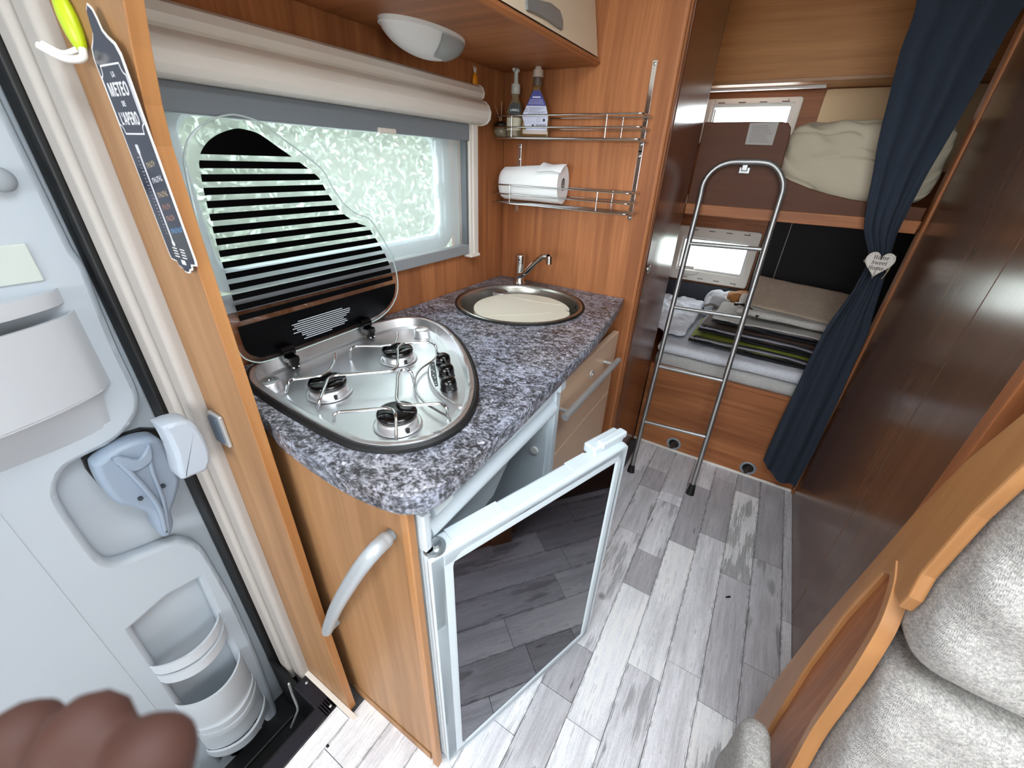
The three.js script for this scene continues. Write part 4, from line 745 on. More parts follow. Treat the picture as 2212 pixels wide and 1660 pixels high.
{
  const k = thing('kitchen_roll', 'white paper kitchen roll lying on the lower chrome rack', 'kitchen roll');
  const yA = 1.197, A = V(-0.858, yA + 0.052, -1.343), B = V(-0.628, yA + 0.060, -1.343), L = A.distanceTo(B);
  const N = 48, K = 26, pos = [], idx = [];
  for (let j = 0; j <= K; j++) { const t = j / K, c = A.clone().lerp(B, t), R = 0.050 + 0.009 * t + (j === 0 ? -0.006 : 0); for (let i = 0; i < N; i++) { const an = i / N * Math.PI * 2, rr = R * (1 + 0.015 * noise(Math.cos(an) * 2, Math.sin(an) * 2, t * 6)) + (an > 1.2 && an < 1.5 ? 0.002 : 0); pos.push(c.x, c.y + rr * Math.sin(an) * 0.98, c.z + rr * Math.cos(an) * 0.74); } }
  for (let j = 0; j < K; j++) for (let i = 0; i < N; i++) { const a = j * N + i, b = j * N + (i + 1) % N, c = a + N, d = b + N; idx.push(a, c, b, b, c, d); }
  const g = new THREE.BufferGeometry(); g.setAttribute('position', new THREE.Float32BufferAttribute(pos, 3)); g.setIndex(idx); g.computeVertexNormals();
  part('paper', clean(g), M.paper, k);
  const ring = (R, r, x, ex, sc = 0.74) => new THREE.RingGeometry(r, R, 40).scale(sc, 1, 1).rotateY(ex > 0 ? Math.PI / 2 : -Math.PI / 2).translate(x, ex > 0 ? B.y : A.y, B.z);
  const endM = std(0xe6e6e6, 0.9, 0, { side: THREE.DoubleSide }); part('roll_end', ring(0.0585, 0.019, B.x, 1), endM, k); part('roll_end', ring(0.045, 0.019, A.x, -1), endM, k);
  part('core', new THREE.CylinderGeometry(0.0195, 0.0195, L, 28, 1, true).scale(1, 1, 0.74).rotateZ(Math.PI / 2).translate((A.x + B.x) / 2, (A.y + B.y) / 2, A.z), std(0x8f8378, 0.9, 0, { side: THREE.DoubleSide }), k);
  const fl = [V(B.x - 0.03, B.y + 0.058, B.z + 0.004), V(B.x + 0.006, B.y + 0.056, B.z + 0.006)];
  part('loose_sheet', softBox(0.085, 0.0022, 0.05, 0.001, [20, 1, 14], 0, 1, (q) => { q.y += 0.003 * Math.sin(q.x * 60 + q.z * 40) - q.z * q.z * 8; }).rotateX(0.45).rotateZ(-0.05).translate(B.x - 0.03, B.y + 0.052, B.z + 0.030), M.paper, k);
}

// ---------------------------------------------------------------- bunks
const ZB = -1.93;
{
  const b = thing('lower_bunk', 'lower bunk base with wooden front board and white floor trim', 'bunk');
  part('front_board', box(-0.338, 0.44, 0, 0.45, ZB - 0.018, ZB, 0.002, true), M.wood, b);
  part('top_edge', box(-0.338, 0.44, 0.446, 0.464, ZB - 0.018, ZB + 0.004, 0.003, true), M.wood, b);
  part('floor_trim', box(-0.34, 0.418, 0.001, 0.014, ZB, ZB + 0.009, 0.003), M.cream, b, 'white quarter-round floor trim');
  part('bed_slab', box(-0.896, XR - 0.002, 0.40, 0.43, REAR + 0.002, ZB - 0.02, 0), M.wood, b);
  for (const p of [[1455, 960], [1615, 1013]]) { const c = PX(p, 2, ZB + 0.002); const r = part('vent_ring', new THREE.TorusGeometry(0.030, 0.006, 10, 36).scale(1, 1, 0.6).translate(c.x, c.y + 0.003, ZB + 0.002), M.greyPlastic, b, 'grey ring of a round heating vent'); part('vent_dark_disc', new THREE.CylinderGeometry(0.027, 0.027, 0.003, 32).rotateX(Math.PI / 2).translate(c.x, c.y + 0.003, ZB + 0.0015), M.black, r); part('vent_flap', new THREE.CircleGeometry(0.024, 24).rotateY(0.9).translate(c.x, c.y + 0.003, ZB + 0.014), std(0x3a3029, 0.6, 0, { side: THREE.DoubleSide }), r); }  // flat black disc paints the dark inside of the vent
}
{
  const m = thing('lower_mattress', 'white sheeted mattress on the lower bunk', 'mattress');
  part('mattress_pad', softBox(1.30, 0.075, 0.69, 0.03, [60, 5, 30], 0.003, 9).translate(0.318, 0.474, -2.302), std(0xc9c7c4, 0.9, 0, { map: T.cloth }), m);
  part('fitted_sheet', softBox(1.302, 0.05, 0.70, 0.024, [120, 4, 60], 0.002, 10, (q) => { if (q.y > 0) q.y += 0.006 * noise(q.x * 5, 0, q.z * 6) + 0.004 * noise(q.x * 16, 3, q.z * 12); }).translate(0.318, 0.540, -2.305), M.sheet, m);
}
single('crumpled_sheet', softBox(0.34, 0.03, 0.55, 0.014, [90, 4, 130], 0.003, 8, (q) => { if (q.y > -0.02) q.y += 0.020 * (1 - Math.abs(noise(q.x * 8 + q.z * 9, 2, q.z * 11 - q.x * 6)) * 2) + 0.008 * noise(q.x * 30, 5, q.z * 24) + 0.08 * Math.max(0, -q.z - 0.08); }).translate(-0.395, 0.595, -2.32), M.sheet, 'crumpled white sheet lying on the lower mattress by the wardrobe', 'sheet');
// folded blankets: a slab bent back over itself, seen from its fold
function folded(name, label, w, d, layers, th, cols, pos, turn, cat) {
  const g = thing(name, label, cat, null); const H = layers * th;
  for (let i = 0; i < layers; i++) { const geo = softBox(w - (i % 2) * 0.02, th * 0.96, d - (i % 2) * 0.015, th * 0.47, [40, 4, 30], 0.0025, 9, (q) => { q.y += 0.012 * noise(q.x * 3.5 + 4, i * 0.2, q.z * 4) + 0.004 * noise(q.x * 12, i, q.z * 12); }).translate(0, (i + 0.5) * th, 0); const m = part('fold', geo, cols[i % cols.length], g); }
  for (let i = 0; i + 1 < layers; i += 2) { const a = i * th + 0.002, b = (i + 2) * th - 0.002, r = (b - a) / 2, l = [], z = d / 2 - 0.004; for (let k = 0; k <= 40; k++) { const x = -w / 2 + r + 0.02 + (w - 2 * r - 0.04) * k / 40; l.push(V(x, a + 0.012 * noise(x * 3.5 + 4, i * 0.2, z * 4), z)); } for (let k = 40; k >= 0; k--) { const x = -w / 2 + r + 0.02 + (w - 2 * r - 0.04) * k / 40; l.push(V(x, b + 0.012 * noise(x * 3.5 + 4, i * 0.2, z * 4), z)); } part('piping', tube(l, 0.003, 240, 6, true), blackCloth, g, 'black piping'); }
  g.position.copy(pos); g.rotation.y = turn; return g;
}
const limeCloth = std(0x8d9430, 0.9, 0, { map: T.cloth }), brownCloth = std(0x5a4438, 0.9, 0, { map: T.cloth }), greyCloth = std(0x9b98a2, 0.9, 0, { map: T.cloth }), blackCloth = std(0x17161a, 0.9), beigeCloth = std(0xbcaa97, 0.95, 0, { map: T.cloth }), whiteCloth = std(0xc9c5bf, 0.95, 0, { map: T.cloth });
folded('folded_blanket', 'folded lime green quilt with black piping at the bottom of the pile', 0.53, 0.30, 4, 0.0095, [blackCloth, limeCloth, greyCloth, limeCloth], V(0.06, 0.580, -2.16), -0.02, 'blanket');
folded('folded_blanket', 'folded brown quilt with dark piping above the lime quilt', 0.50, 0.30, 4, 0.0095, [blackCloth, brownCloth, greyCloth, brownCloth], V(0.075, 0.628, -2.19), -0.05, 'blanket');
folded('folded_blanket', 'folded grey blanket in the middle of the pile', 0.50, 0.30, 3, 0.009, [blackCloth, greyCloth, whiteCloth], V(0.12, 0.676, -2.22), -0.04, 'blanket');
{
  const g = thing('folded_canvas', 'folded pale canvas cover with one flap standing up on the pile', 'canvas');
  part('fold', softBox(0.48, 0.03, 0.30, 0.013, [40, 4, 30], 0.003, 8).rotateZ(-0.04).translate(0.19, 0.738, -2.25), whiteCloth, g);
  part('fold', softBox(0.44, 0.012, 0.25, 0.006, [40, 2, 24], 0.003, 8).rotateX(0.36).rotateZ(-0.07).translate(0.20, 0.800, -2.27), beigeCloth, g);
  part('strap', tube([V(-0.06, 0.752, -2.19), V(-0.02, 0.765, -2.15), V(0.02, 0.752, -2.12), V(0.05, 0.735, -2.10)], 0.008, 24, 6).scale(1, 1, 1), M.black, g);
}
{
  const g = thing('cloth_bundle', 'loose bundle of white cloth with ochre pouch beside the pile', 'bundle');
  part('white_cloth', softBox(0.20, 0.10, 0.17, 0.045, [26, 14, 22], 0.028, 14).translate(-0.11, 0.665, -2.49), std(0xcfcfd4, 0.9, 0, { map: T.cloth }), g);
  part('pouch', softBox(0.11, 0.10, 0.09, 0.02, [16, 14, 14], 0.012, 16).rotateY(0.4).rotateZ(0.15).translate(-0.05, 0.70, -2.46), std(0xa9703a, 0.85), g, 'ochre pouch');
  part('strap', tube([V(-0.21, 0.66, -2.40), V(-0.17, 0.68, -2.38), V(-0.13, 0.665, -2.375), V(-0.10, 0.67, -2.385)], 0.006, 20, 6), std(0x6d665f, 0.9), g);
}
{
  const u = thing('upper_bunk', 'upper bunk with wooden safety board and rounded notch', 'bunk');
  const brd = [[-0.338, 1.158], [0.405, 1.158], [0.405, 1.232], [0.26, 1.236], [0.20, 1.243], [0.13, 1.255], [0.06, 1.272], [0.0, 1.292], [-0.03, 1.306], [-0.041, 1.325], [-0.045, 1.43], [-0.050, 1.455], [-0.062, 1.469], [-0.085, 1.473], [-0.338, 1.473]];
  part('safety_board', extrXY(brd, ZB - 0.022, ZB, 0.003, false, [], true), new THREE.MeshPhysicalMaterial({ color: 0xd8b8a4, map: T.woodDark, roughness: 0.5, specularIntensity: 0.4 }), u);
  part('lower_edge', box(-0.338, 0.405, 1.152, 1.192, ZB - 0.03, ZB + 0.003, 0.003, true), M.wood, u);
  part('bed_slab', box(-0.896, XR - 0.002, 1.165, 1.19, REAR + 0.002, ZB - 0.022, 0, true), M.wood, u);
}
{
  const d = thing('duvet', 'rumpled cream duvet bulging over the upper bunk board', 'duvet');
  part('duvet_body', softBox(0.47, 0.235, 0.50, 0.06, [120, 60, 110], 0.006, 5, (q) => {
    const cr = (n) => Math.exp(-n * n * 90);
    const wr = 0.014 * noise(q.x * 6 + q.z * 3, 1, q.z * 8) - 0.012 * cr(noise(q.x * 2.6 + q.y * 5, q.y * 9 + q.z * 7, 2)) - 0.009 * cr(noise(q.x * 5 - q.z * 3, q.y * 12, q.z * 6 + 4)) + 0.004 * noise(q.x * 20, q.y * 20, q.z * 20);
    q.y += wr * THREE.MathUtils.smoothstep(q.y, -0.06, 0.08); const f = THREE.MathUtils.smoothstep(q.z, 0.08, 0.25); q.z += f * wr * 0.8; q.y -= f * 0.045 * Math.max(0, Math.sin((q.x + 0.235) / 0.47 * Math.PI) * 0.9 + q.x * 0.5) * (q.y < 0 ? 1 : 0.2); q.x += 0.006 * noise(q.y * 18, q.z * 8, 2);
  }).translate(0.185, 1.368, -2.222), M.duvet, d);
}
single('notice', (() => { const a = PX([1620, 266], 2, ZB + 0.0015), b = PX([1683, 264], 2, ZB + 0.0015), c = PX([1668, 314], 2, ZB + 0.0015), e = PX([1609, 312], 2, ZB + 0.0015); const g = extrXY([[a.x, a.y], [b.x, b.y], [c.x, c.y], [e.x, e.y]], ZB, ZB + 0.0012, 0.0002), P = g.attributes.position; for (let i = 0; i < P.count; i++) g.attributes.uv.setXY(i, (P.getX(i) - e.x) / (b.x - e.x), (P.getY(i) - e.y) / (a.y - e.y)); return g; })(), std(0xffffff, 0.6, 0, { map: canvasTex(128, 128, (x, w, h) => { x.fillStyle = '#a9a39e'; x.fillRect(0, 0, w, h); x.fillStyle = '#857f7a'; for (let i = 0; i < 9; i++) x.fillRect(14, 14 + i * 12, 70 + (i * 37 % 30), 4); }) }), 'small grey printed notice on the upper bunk board', 'notice');
// bunk windows
function bunkWindow(name, label, x0, x1, y0, y1, gx0, gx1, gy0, gy1) {
  const w = thing(name, label, 'window', null, S); const z = REAR;
  const rr = (a, b, c, d, q) => { const l = []; for (const [cx, cy, s] of [[b - q, c + q, -90], [b - q, d - q, 0], [a + q, d - q, 90], [a + q, c + q, 180]]) for (let i = 0; i <= 6; i++) { const an = (s + i * 15) * Math.PI / 180; l.push([cx + q * Math.cos(an), cy + q * Math.sin(an)]); } return l; };
  part('frame', soften(extrXY(rr(x0, x1, y0, y1, 0.015), z, z + 0.022, 0.006, false, [rr(gx0 - 0.012, gx1 + 0.012, gy0 - 0.012, gy1 + 0.012, 0.008)]), 0.7), std(0xf3ede4, 0.5), w);
  part('inner_frame', extrXY(rr(gx0 - 0.014, gx1 + 0.014, gy0 - 0.014, gy1 + 0.014, 0.008), z - 0.03, z + 0.012, 0.002, false, [rr(gx0, gx1, gy0, gy1, 0.006)]), M.white, w);
  part('pane', box(gx0 - 0.01, gx1 + 0.01, gy0 - 0.01, gy1 + 0.01, z - 0.04, z - 0.037, 0), M.pane, w);
  for (let i = 0; i < 4; i++) { const x = x0 + 0.09 + i * (x1 - x0 - 0.16) / 3; part('slot', box(x - 0.016, x + 0.016, y1 - 0.0205, y1 - 0.0165, z + 0.0215, z + 0.0224, 0), std(0x5b5046, 0.7), w); part('slot', box(x - 0.016, x + 0.016, y0 + 0.0165, y0 + 0.0205, z + 0.0215, z + 0.0224, 0), std(0x5b5046, 0.7), w); }
  for (const x of [x0 + 0.06, x1 - 0.06]) for (const y of [y0 + 0.012, y1 - 0.012]) part('screw_cap', new THREE.CylinderGeometry(0.004, 0.004, 0.002, 12).rotateX(Math.PI / 2).translate(x, y, z + 0.0225), std(0xb9aca0, 0.5), w);
  return w;
}
bunkWindow('window_2', 'small cream-framed window above the lower mattress', -0.472, -0.045, 0.728, 1.03, -0.425, -0.095, 0.800, 0.958);
bunkWindow('window_3', 'small cream-framed window behind the upper bunk board', -0.492, -0.052, 1.435, 1.628, -0.43, -0.095, 1.495, 1.592);
{
  const l = thing('window_latch', 'small cream window catch with cord below the lower bunk window pane', 'latch'); const c = PX([1488, 578], 2, REAR + 0.03);
  part('catch', box(c.x - 0.03, c.x + 0.03, c.y - 0.01, c.y + 0.01, REAR + 0.022, REAR + 0.034, 0.004), M.cream, l); part('cord', tube([V(c.x - 0.06, c.y - 0.015, REAR + 0.026), V(c.x - 0.03, c.y - 0.04, REAR + 0.027), V(c.x + 0.03, c.y - 0.04, REAR + 0.027), V(c.x + 0.06, c.y - 0.02, REAR + 0.026)], 0.0014, 30, 6), M.greyPlastic, l);
}
// wall pads
{
  const p = thing('wall_pad', 'dark grey wall pad behind the folded blankets with white stitching', 'wall pad');
  part('pad', softBox(1.16, 0.60, 0.03, 0.012, [30, 16, 3]).translate(0.545, 0.86, REAR + 0.0165), M.blackPad, p);
  part('stitching', box(0.067, 0.071, 0.74, 1.14, REAR + 0.031, REAR + 0.0335, 0.001), std(0xa9a7a4, 0.8), p);
  part('lower_pad', softBox(0.86, 0.155, 0.04, 0.015, [30, 6, 3]).translate(-0.46, 0.642, REAR + 0.0215), std(0x363a42, 0.85, 0, { map: T.cloth }), p);
}
single('upholstered_panel', softBox(0.62, 0.31, 0.02, 0.009, [20, 10, 3]).translate(0.335, 1.497, REAR + 0.012), std(0xf6d8ac, 0.7), 'cream upholstered wall panel above the duvet', 'wall panel');
{
  const l = thing('rear_locker', 'wooden locker running under the ceiling above the upper bunk', 'locker');
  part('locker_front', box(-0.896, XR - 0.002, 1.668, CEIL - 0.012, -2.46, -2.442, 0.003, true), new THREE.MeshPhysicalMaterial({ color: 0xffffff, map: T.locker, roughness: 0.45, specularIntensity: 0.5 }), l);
  part('locker_base', box(-0.896, XR - 0.002, 1.655, 1.670, REAR + 0.001, -2.442, 0.002, true), M.oak, l);
  part('light_strip', box(-0.55, 0.02, 1.645, 1.655, -2.56, -2.53, 0.002), M.white, l);
}
// ladder
{
  const l = thing('bunk_ladder', 'aluminium tube ladder leaning on the upper bunk board', 'ladder');
  const n = V(0, 0.265, 1.346).normalize(), o = V(0, 0, -1.64); const q = (p) => PXpl(p, n, o);
  const bl = q([1362, 1020]), br = q([1492, 1062]), tl = q([1508, 445]), tr = q([1682, 440]);
  const mid = q([1612, 350]);
  const pts = [bl, bl.clone().lerp(tl, 0.33), bl.clone().lerp(tl, 0.66), tl, ...[[1517, 404], [1529, 380], [1550, 361], [1577, 351], [1612, 350], [1645, 351], [1667, 356], [1683, 372], [1691, 394], [1690, 412]].map(q), tr, br.clone().lerp(tr, 0.66), br.clone().lerp(tr, 0.33), br];
  part('rail', tube(pts, 0.0105, 160, 14, false, 0.5), M.alu, l);
  for (const [a, b] of [[[1490, 526], [1645, 539]], [[1457, 664], [1601, 686]], [[1424, 792], [1563, 823]], [[1393, 911], [1525, 944]]]) part('rung', [cylBetween(q(a), q(b), 0.008, 0.008, 14).translate(0, 0, 0)], M.alu, l);
  for (const p of [bl, br]) { const up = p.clone().add(tl.clone().sub(bl).normalize().multiplyScalar(0.04)); part('rubber_foot', cylBetween(V(p.x, 0.001, p.z), up, 0.018, 0.0125, 18), M.rubber, l, 'black rubber foot'); }
  part('hook_plate', [box(mid.x - 0.020, mid.x + 0.020, mid.y - 0.040, mid.y - 0.016, ZB + 0.0008, ZB + 0.010, 0.004), box(mid.x - 0.010, mid.x + 0.010, mid.y - 0.03, mid.y + 0.004, ZB + 0.002, mid.z, 0.003)], M.alu, l);
}
// curtain
{
  const c = thing('curtain', 'dark blue-grey curtain tied back beside the bunks', 'curtain');
  const rows = [[1.93, 0.10, 0.40], [1.752, 0.160, 0.395], [1.63, 0.170, 0.380], [1.435, 0.198, 0.368], [1.30, 0.226, 0.352], [1.165, 0.258, 0.350], [1.07, 0.305, 0.364], [0.975, 0.302, 0.376], [0.88, 0.284, 0.388], [0.785, 0.269, 0.400], [0.53, 0.258, 0.408], [0.30, 0.255, 0.410], [0.14, 0.255, 0.410]];
  const K = 90, N = 80, pos = [], idx = [], uv = [];
  const lerpRow = (t) => { const f = t * (rows.length - 1), i = Math.min(rows.length - 2, Math.floor(f)), k = f - i, g = (p0, p1, p2, p3) => 0.5 * (2 * p1 + (p2 - p0) * k + (2 * p0 - 5 * p1 + 4 * p2 - p3) * k * k + (3 * p1 - p0 - 3 * p2 + p3) * k * k * k); const R = (j) => rows[Math.max(0, Math.min(rows.length - 1, j))]; return [0, 1, 2].map((e) => g(R(i - 1)[e], R(i)[e], R(i + 1)[e], R(i + 2)[e])); };
  for (const side of [0, 1]) for (let j = 0; j <= K; j++) { const [y, x0, x1] = lerpRow(j / K); const w = x1 - x0, pinch = Math.min(1, w / 0.16); for (let i = 0; i <= N; i++) { const s = i / N, a = 0.008 * (0.5 + pinch); const fold = a * Math.sin(s * Math.PI * 2 * 1.9 + 0.9 * Math.sin(y * 2.2)) + 0.010 * noise(s * 5, y * 2.5, 4) + 0.005 * Math.sin(s * 40 + y * 5) * (1 - pinch); const yy = y + (j === K ? 0.02 * Math.sin(s * 6 + 2) - 0.045 * s : 0) - (j > K - 14 ? 0.05 * s * (j - K + 14) / 14 : 0); pos.push(x0 + s * w + 0.004 * noise(y * 6, s * 3, 9), yy, -1.872 + fold + (side ? -0.006 : 0)); uv.push(s * 0.6, y); } }
  for (const side of [0, 1]) { const o = side * (K + 1) * (N + 1); for (let j = 0; j < K; j++) for (let i = 0; i < N; i++) { const a = o + j * (N + 1) + i, b = a + 1, d = a + N + 1, e = d + 1; idx.push(...(side ? [a, b, d, b, e, d] : [a, d, b, b, d, e])); } }
  const g = new THREE.BufferGeometry(); g.setAttribute('position', new THREE.Float32BufferAttribute(pos, 3)); g.setAttribute('uv', new THREE.Float32BufferAttribute(uv, 2)); g.setIndex(idx); g.computeVertexNormals();
  part('curtain_cloth', clean(g), M.curtain, c);
  part('tieback', new THREE.TorusGeometry(0.038, 0.004, 8, 32).scale(1, 0.35, 0.7).rotateZ(0.1).translate(0.336, 1.063, -1.872), std(0x9a8d78, 0.8), c, 'thin cord tieback');
}
{
  const h = thing('heart_plaque', 'white heart plaque reading Home Sweet Home hanging on the curtain', 'plaque');
  const c = PX([1897, 572], 2, -1.835); const s = 0.083, sy = 1.28;
  const sh = []; for (let i = 0; i < 64; i++) { const t = i / 64 * Math.PI * 2; sh.push([c.x + s / 34 * 16 * Math.pow(Math.sin(t), 3), c.y + sy * s / 36 * (13 * Math.cos(t) - 5 * Math.cos(2 * t) - 2 * Math.cos(3 * t) - Math.cos(4 * t)) + 0.004]); }
  const map = canvasTex(512, 512, (x, w, hh) => { x.fillStyle = '#d6cfc6'; x.fillRect(0, 0, w, hh); x.fillStyle = '#4b433e'; x.textAlign = 'center'; x.textBaseline = 'middle'; x.font = 'bold 82px serif'; x.save(); x.translate(256, 170); x.rotate(0); x.fillText('Home', 0, -30); x.fillText('Sweet', 4, 48); x.fillText('Home.', 0, 128); x.restore();
    for (let i = 0; i < 44; i++) { const t = i / 44 * Math.PI * 2; const px = 256 + 14.2 * 16 * Math.pow(Math.sin(t), 3) * 0.93, py = 236 - 13.2 * (13 * Math.cos(t) - 5 * Math.cos(2 * t) - 2 * Math.cos(3 * t) - Math.cos(4 * t)) * 0.93; x.fillRect(px - 6, py - 4, 12, 8); } });
  const g = extrXY(sh, -1.838, -1.832, 0.001); { const P = g.attributes.position, uv = g.attributes.uv; for (let i = 0; i < P.count; i++) uv.setXY(i, (P.getX(i) - c.x) / (s * 1.05) + 0.5, (P.getY(i) - c.y) / (s * sy * 1.05) + 0.52); }
  part('heart', g, std(0xffffff, 0.6, 0, { map }), h);
  part('cord', [tube([V(c.x + 0.03, c.y - 0.02, -1.84), V(c.x + 0.036, c.y + 0.01, -1.845), V(c.x + 0.04, c.y + 0.03, -1.86)], 0.0012, 16, 6), tube([V(c.x + 0.026, c.y - 0.045, -1.84), V(c.x + 0.034, c.y - 0.02, -1.845), V(c.x + 0.040, c.y + 0.012, -1.86)], 0.0012, 16, 6)], std(0xb7a487, 0.8), h);
}
// ---------------------------------------------------------------- dinette bench
{
  const b = thing('dinette_bench', 'wood-framed dinette bench with light woven upholstery', 'bench');
  const X = 0.268, zy = (list, x = X) => list.map((p) => { const q = PX(p, 0, x); return [q.z, q.y]; });
  const outer = zy([[2330, 815], [2212, 889], [2090, 990], [1970, 1111], [1897, 1197], [1825, 1280], [1753, 1366], [1680, 1462], [1589, 1612]]), inner = zy([[2330, 925], [2212, 1005], [2100, 1112], [1990, 1240], [1962, 1290], [1940, 1310], [1921, 1240], [1905, 1238], [1820, 1332], [1743, 1438], [1671, 1554], [1610, 1655]]);
  const low = (l) => [l[l.length - 1][0] - 0.004, 0.0];
  part('side_frame', extrZY([...outer, low(outer), low(inner), ...inner.slice().reverse()], X, X + 0.015, 0.003), M.oak, b);
  const bat = zy([[1937, 1216], [1932, 1262], [1908, 1336], [1880, 1388], [1845, 1445], [1800, 1510], [1760, 1568], [1712, 1655]], X + 0.002);
  part('side_panel', extrZY([...outer.slice(3), low(outer), [-0.43, 0.0], ...bat.slice().reverse()], X + 0.008, X + 0.016, 0.001), M.wood, b);
  // curved batten along the cushion
  { const c = bat.map(([z, y]) => V(X + 0.008, y, z)); const end = c[c.length - 1], prev = c[c.length - 2]; const dir = end.clone().sub(prev).normalize(); c.push(end.clone().addScaledVector(dir, 0.2)); const cv = new THREE.CatmullRomCurve3(c); const n = 60, pos = [], idx = [];
    const fr = []; for (let i = 0; i <= n; i++) { const p = cv.getPoint(i / n), t = cv.getTangent(i / n), s = V(0, -t.z, t.y).normalize(); if (s.z < 0) s.negate(); fr.push([p, s]); }
    for (const [p, s] of fr) for (const [dx, ds] of [[-0.010, 0.008], [0.008, 0.008], [0.008, -0.006], [-0.010, -0.006]]) { const q = p.clone().addScaledVector(s, ds); pos.push(q.x + dx, q.y, q.z); }
    for (let i = 0; i < n; i++) for (let k = 0; k < 4; k++) { const a = i * 4 + k, e = i * 4 + (k + 1) % 4; idx.push(a, e, a + 4, e, e + 4, a + 4); } idx.push(0, 2, 1, 0, 3, 2);
    const g = new THREE.BufferGeometry(); g.setAttribute('position', new THREE.Float32BufferAttribute(pos, 3)); g.setIndex(idx); part('batten', uvm(g.toNonIndexed()), M.oak, b, 'curved pale wood batten').geometry.computeVertexNormals(); }
  part('back_board', box(X + 0.03, XR - 0.01, 0.02, 1.18, -0.70, -0.675, 0.002), M.wood, b);
  part('seat_box', box(X + 0.034, XR - 0.01, 0.0, 0.32, -0.60, -0.14, 0.003), M.wood, b);
}
{
  const s = thing('bench_cushion', 'upper woven backrest cushion of the bench', 'cushion');
  part('upper_cushion', softBox(0.90, 0.42, 0.14, 0.036, [80, 40, 14], 0.003, 7, (q) => { q.z += 0.020 * Math.cos(q.y / 0.21 * 1.4); if (q.x < -0.30) { const k = (-0.30 - q.x) / 0.13; q.z += 0.006 * Math.sin(q.y * 70 + q.x * 30) * k; } }).rotateX(-0.10).translate(0.737, 0.990, -0.575), M.fabric, s);
}
{
  const s = thing('bench_cushion', 'lower woven backrest cushion under the seam of the bench', 'cushion');
  part('lower_cushion', softBox(0.90, 0.40, 0.14, 0.040, [80, 40, 14], 0.003, 7, (q) => { q.z += 0.016 * Math.cos(q.y / 0.21 * 1.4); if (q.x < -0.30) { const k = (-0.30 - q.x) / 0.14; q.z += 0.005 * Math.sin(q.y * 60 + q.x * 40) * k; } }).rotateX(-0.12).translate(0.738, 0.572, -0.528), M.fabric, s);
  part('seat_pad', softBox(0.86, 0.12, 0.30, 0.04, [50, 8, 24], 0.003, 6).translate(0.745, 0.39, -0.28), M.fabric, s);
}
single('side_pad', softBox(0.05, 0.20, 0.30, 0.024, [8, 20, 30], 0.003, 12).translate(0.226, 0.352, -0.405), M.fabric, 'narrow woven side pad poking out along the bench frame', 'cushion');
// bits on the floor
single('bark_chip', softBox(0.018, 0.003, 0.006, 0.0014, [8, 2, 4], 0.001, 60).rotateY(0.7).translate(PX([1573, 1290], 1, 0.003).x, 0.002, PX([1573, 1290], 1, 0.003).z), std(0x15130f, 0.8), 'small black chip of dirt on the aisle floor planks', 'dirt');
single('bark_chip', softBox(0.008, 0.003, 0.006, 0.0014, [6, 2, 4], 0.0015, 90).translate(PX([707, 1612], 1, 0.003).x, 0.002, PX([707, 1612], 1, 0.003).z), std(0x15130f, 0.8), 'tiny black crumb on the white plank beside the step well', 'dirt');

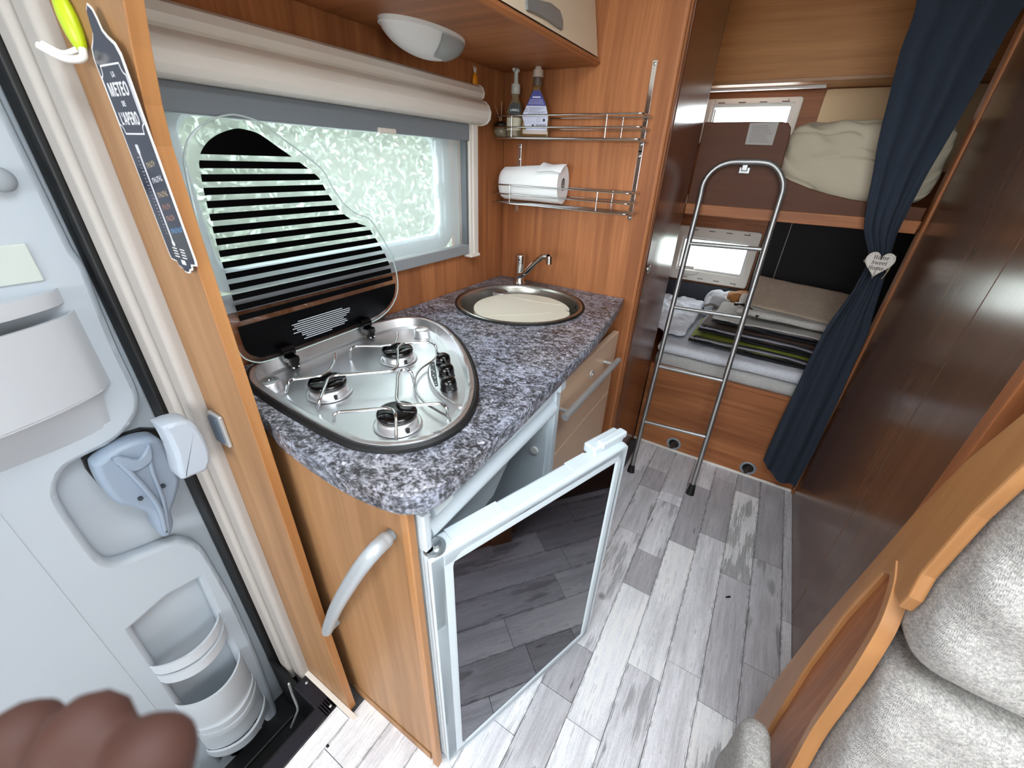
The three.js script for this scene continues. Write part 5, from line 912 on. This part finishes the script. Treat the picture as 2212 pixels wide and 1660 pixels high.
// ---------------------------------------------------------------- fingers of the person who holds the camera
{
  const C = (px, py, D) => V((px - 1106) / FPX * D, -(py - 830) / FPX * D, -D);   // camera axes, metres
  const bones = []; const bone = (a, b, ra, rb) => bones.push([a, b, ra, rb]);
  const tips = [[-98, 1640, 0.096], [42, 1608, 0.093], [184, 1592, 0.090], [324, 1642, 0.088]];
  const palm = V(-0.125, -0.215, -0.055);
  tips.forEach(([x, y, d], i) => { const t = C(x, y, d), k = t.clone().add(V(-0.002 - i * 0.001, -0.026, 0.004)), k2 = k.clone().add(V(-0.004, -0.030, 0.014)), kn = V(-0.170 + i * 0.020, -0.180 - 0.006 * Math.abs(i - 1.5), -0.052); bone(t, k, 0.0086, 0.0092); bone(k, k2, 0.0088, 0.0095); bone(k2, kn, 0.0095, 0.0105); bone(kn, V(palm.x - 0.012 + i * 0.010, palm.y - 0.028, palm.z + 0.01), 0.0125, 0.017); });
  bone(V(-0.105, -0.245, -0.04), V(-0.082, -0.205, -0.02), 0.015, 0.012); bone(V(-0.082, -0.205, -0.02), V(-0.070, -0.175, -0.012), 0.0115, 0.010); bone(V(-0.070, -0.175, -0.012), V(-0.066, -0.150, -0.012), 0.010, 0.0085);
  bone(V(-0.130, -0.25, -0.042), V(-0.128, -0.300, 0.0), 0.024, 0.024);
  bone(V(-0.128, -0.300, 0.0), V(-0.125, -0.34, 0.04), 0.025, 0.028);
  const smin = (a, b, k) => { const h = Math.max(k - Math.abs(a - b), 0) / k; return Math.min(a, b) - h * h * k * 0.25; };
  const P = V(), A = V(), B = V();
  const field = (x, y, z) => { let d = 1; bones.forEach(([a, b, ra, rb]) => { P.set(x, y, z); B.copy(b).sub(a); const t = clamp01(P.sub(a).dot(B) / B.lengthSq()); P.set(x, y, z).sub(a).addScaledVector(B, -t); const q = P.length() - (ra + (rb - ra) * t); d = smin(d, q, 0.006); }); return d; };
  const n = 92, mc = new MarchingCubes(n, new THREE.MeshStandardMaterial(), false, false, 200000), cen = V(-0.115, -0.205, -0.04), half = 0.158;
  for (let k = 0; k < n; k++) for (let j = 0; j < n; j++) for (let i = 0; i < n; i++) mc.field[k * n * n + j * n + i] = -field(cen.x + ((i - n / 2) / (n / 2)) * half, cen.y + ((j - n / 2) / (n / 2)) * half, cen.z + ((k - n / 2) / (n / 2)) * half);
  mc.isolation = 0; mc.update();
  const cnt = mc.count, g = new THREE.BufferGeometry();
  const pos = new Float32Array(mc.positionArray.slice(0, cnt * 3)); for (let i = 0; i < cnt; i++) { pos[i * 3] = pos[i * 3] * half + cen.x; pos[i * 3 + 1] = pos[i * 3 + 1] * half + cen.y; pos[i * 3 + 2] = pos[i * 3 + 2] * half + cen.z; }
  g.setAttribute('position', new THREE.BufferAttribute(pos, 3)); const nrm = new Float32Array(mc.normalArray.slice(0, cnt * 3)); g.setAttribute('normal', new THREE.BufferAttribute(nrm, 3));
  const gg = g; for (let i = 0; i < cnt; i++) { const x = pos[i * 3], y = pos[i * 3 + 1], z = pos[i * 3 + 2], e = 0.0008, v = V(field(x + e, y, z) - field(x - e, y, z), field(x, y + e, z) - field(x, y - e, z), field(x, y, z + e) - field(x, y, z - e)).normalize(); nrm[i * 3] = v.x; nrm[i * 3 + 1] = v.y; nrm[i * 3 + 2] = v.z; } gg.applyMatrix4(camM);
  const p = thing('person', 'blurred brown fingertips of a hand close to the lens', 'person');
  part('hand', clean(gg), std(0x3a1c12, 0.75), p);
  const sl = tube([V(-0.129, -0.315, 0.012), V(-0.126, -0.345, 0.045), V(-0.12, -0.42, 0.12)], 0.036, 24, 20).applyMatrix4(camM);
  part('sleeve', sl, std(0x2a2d33, 0.9), p);
}
scene.traverse((o) => { if (o.isLight) o.castShadow = true; });
renderer.render(scene, camera);
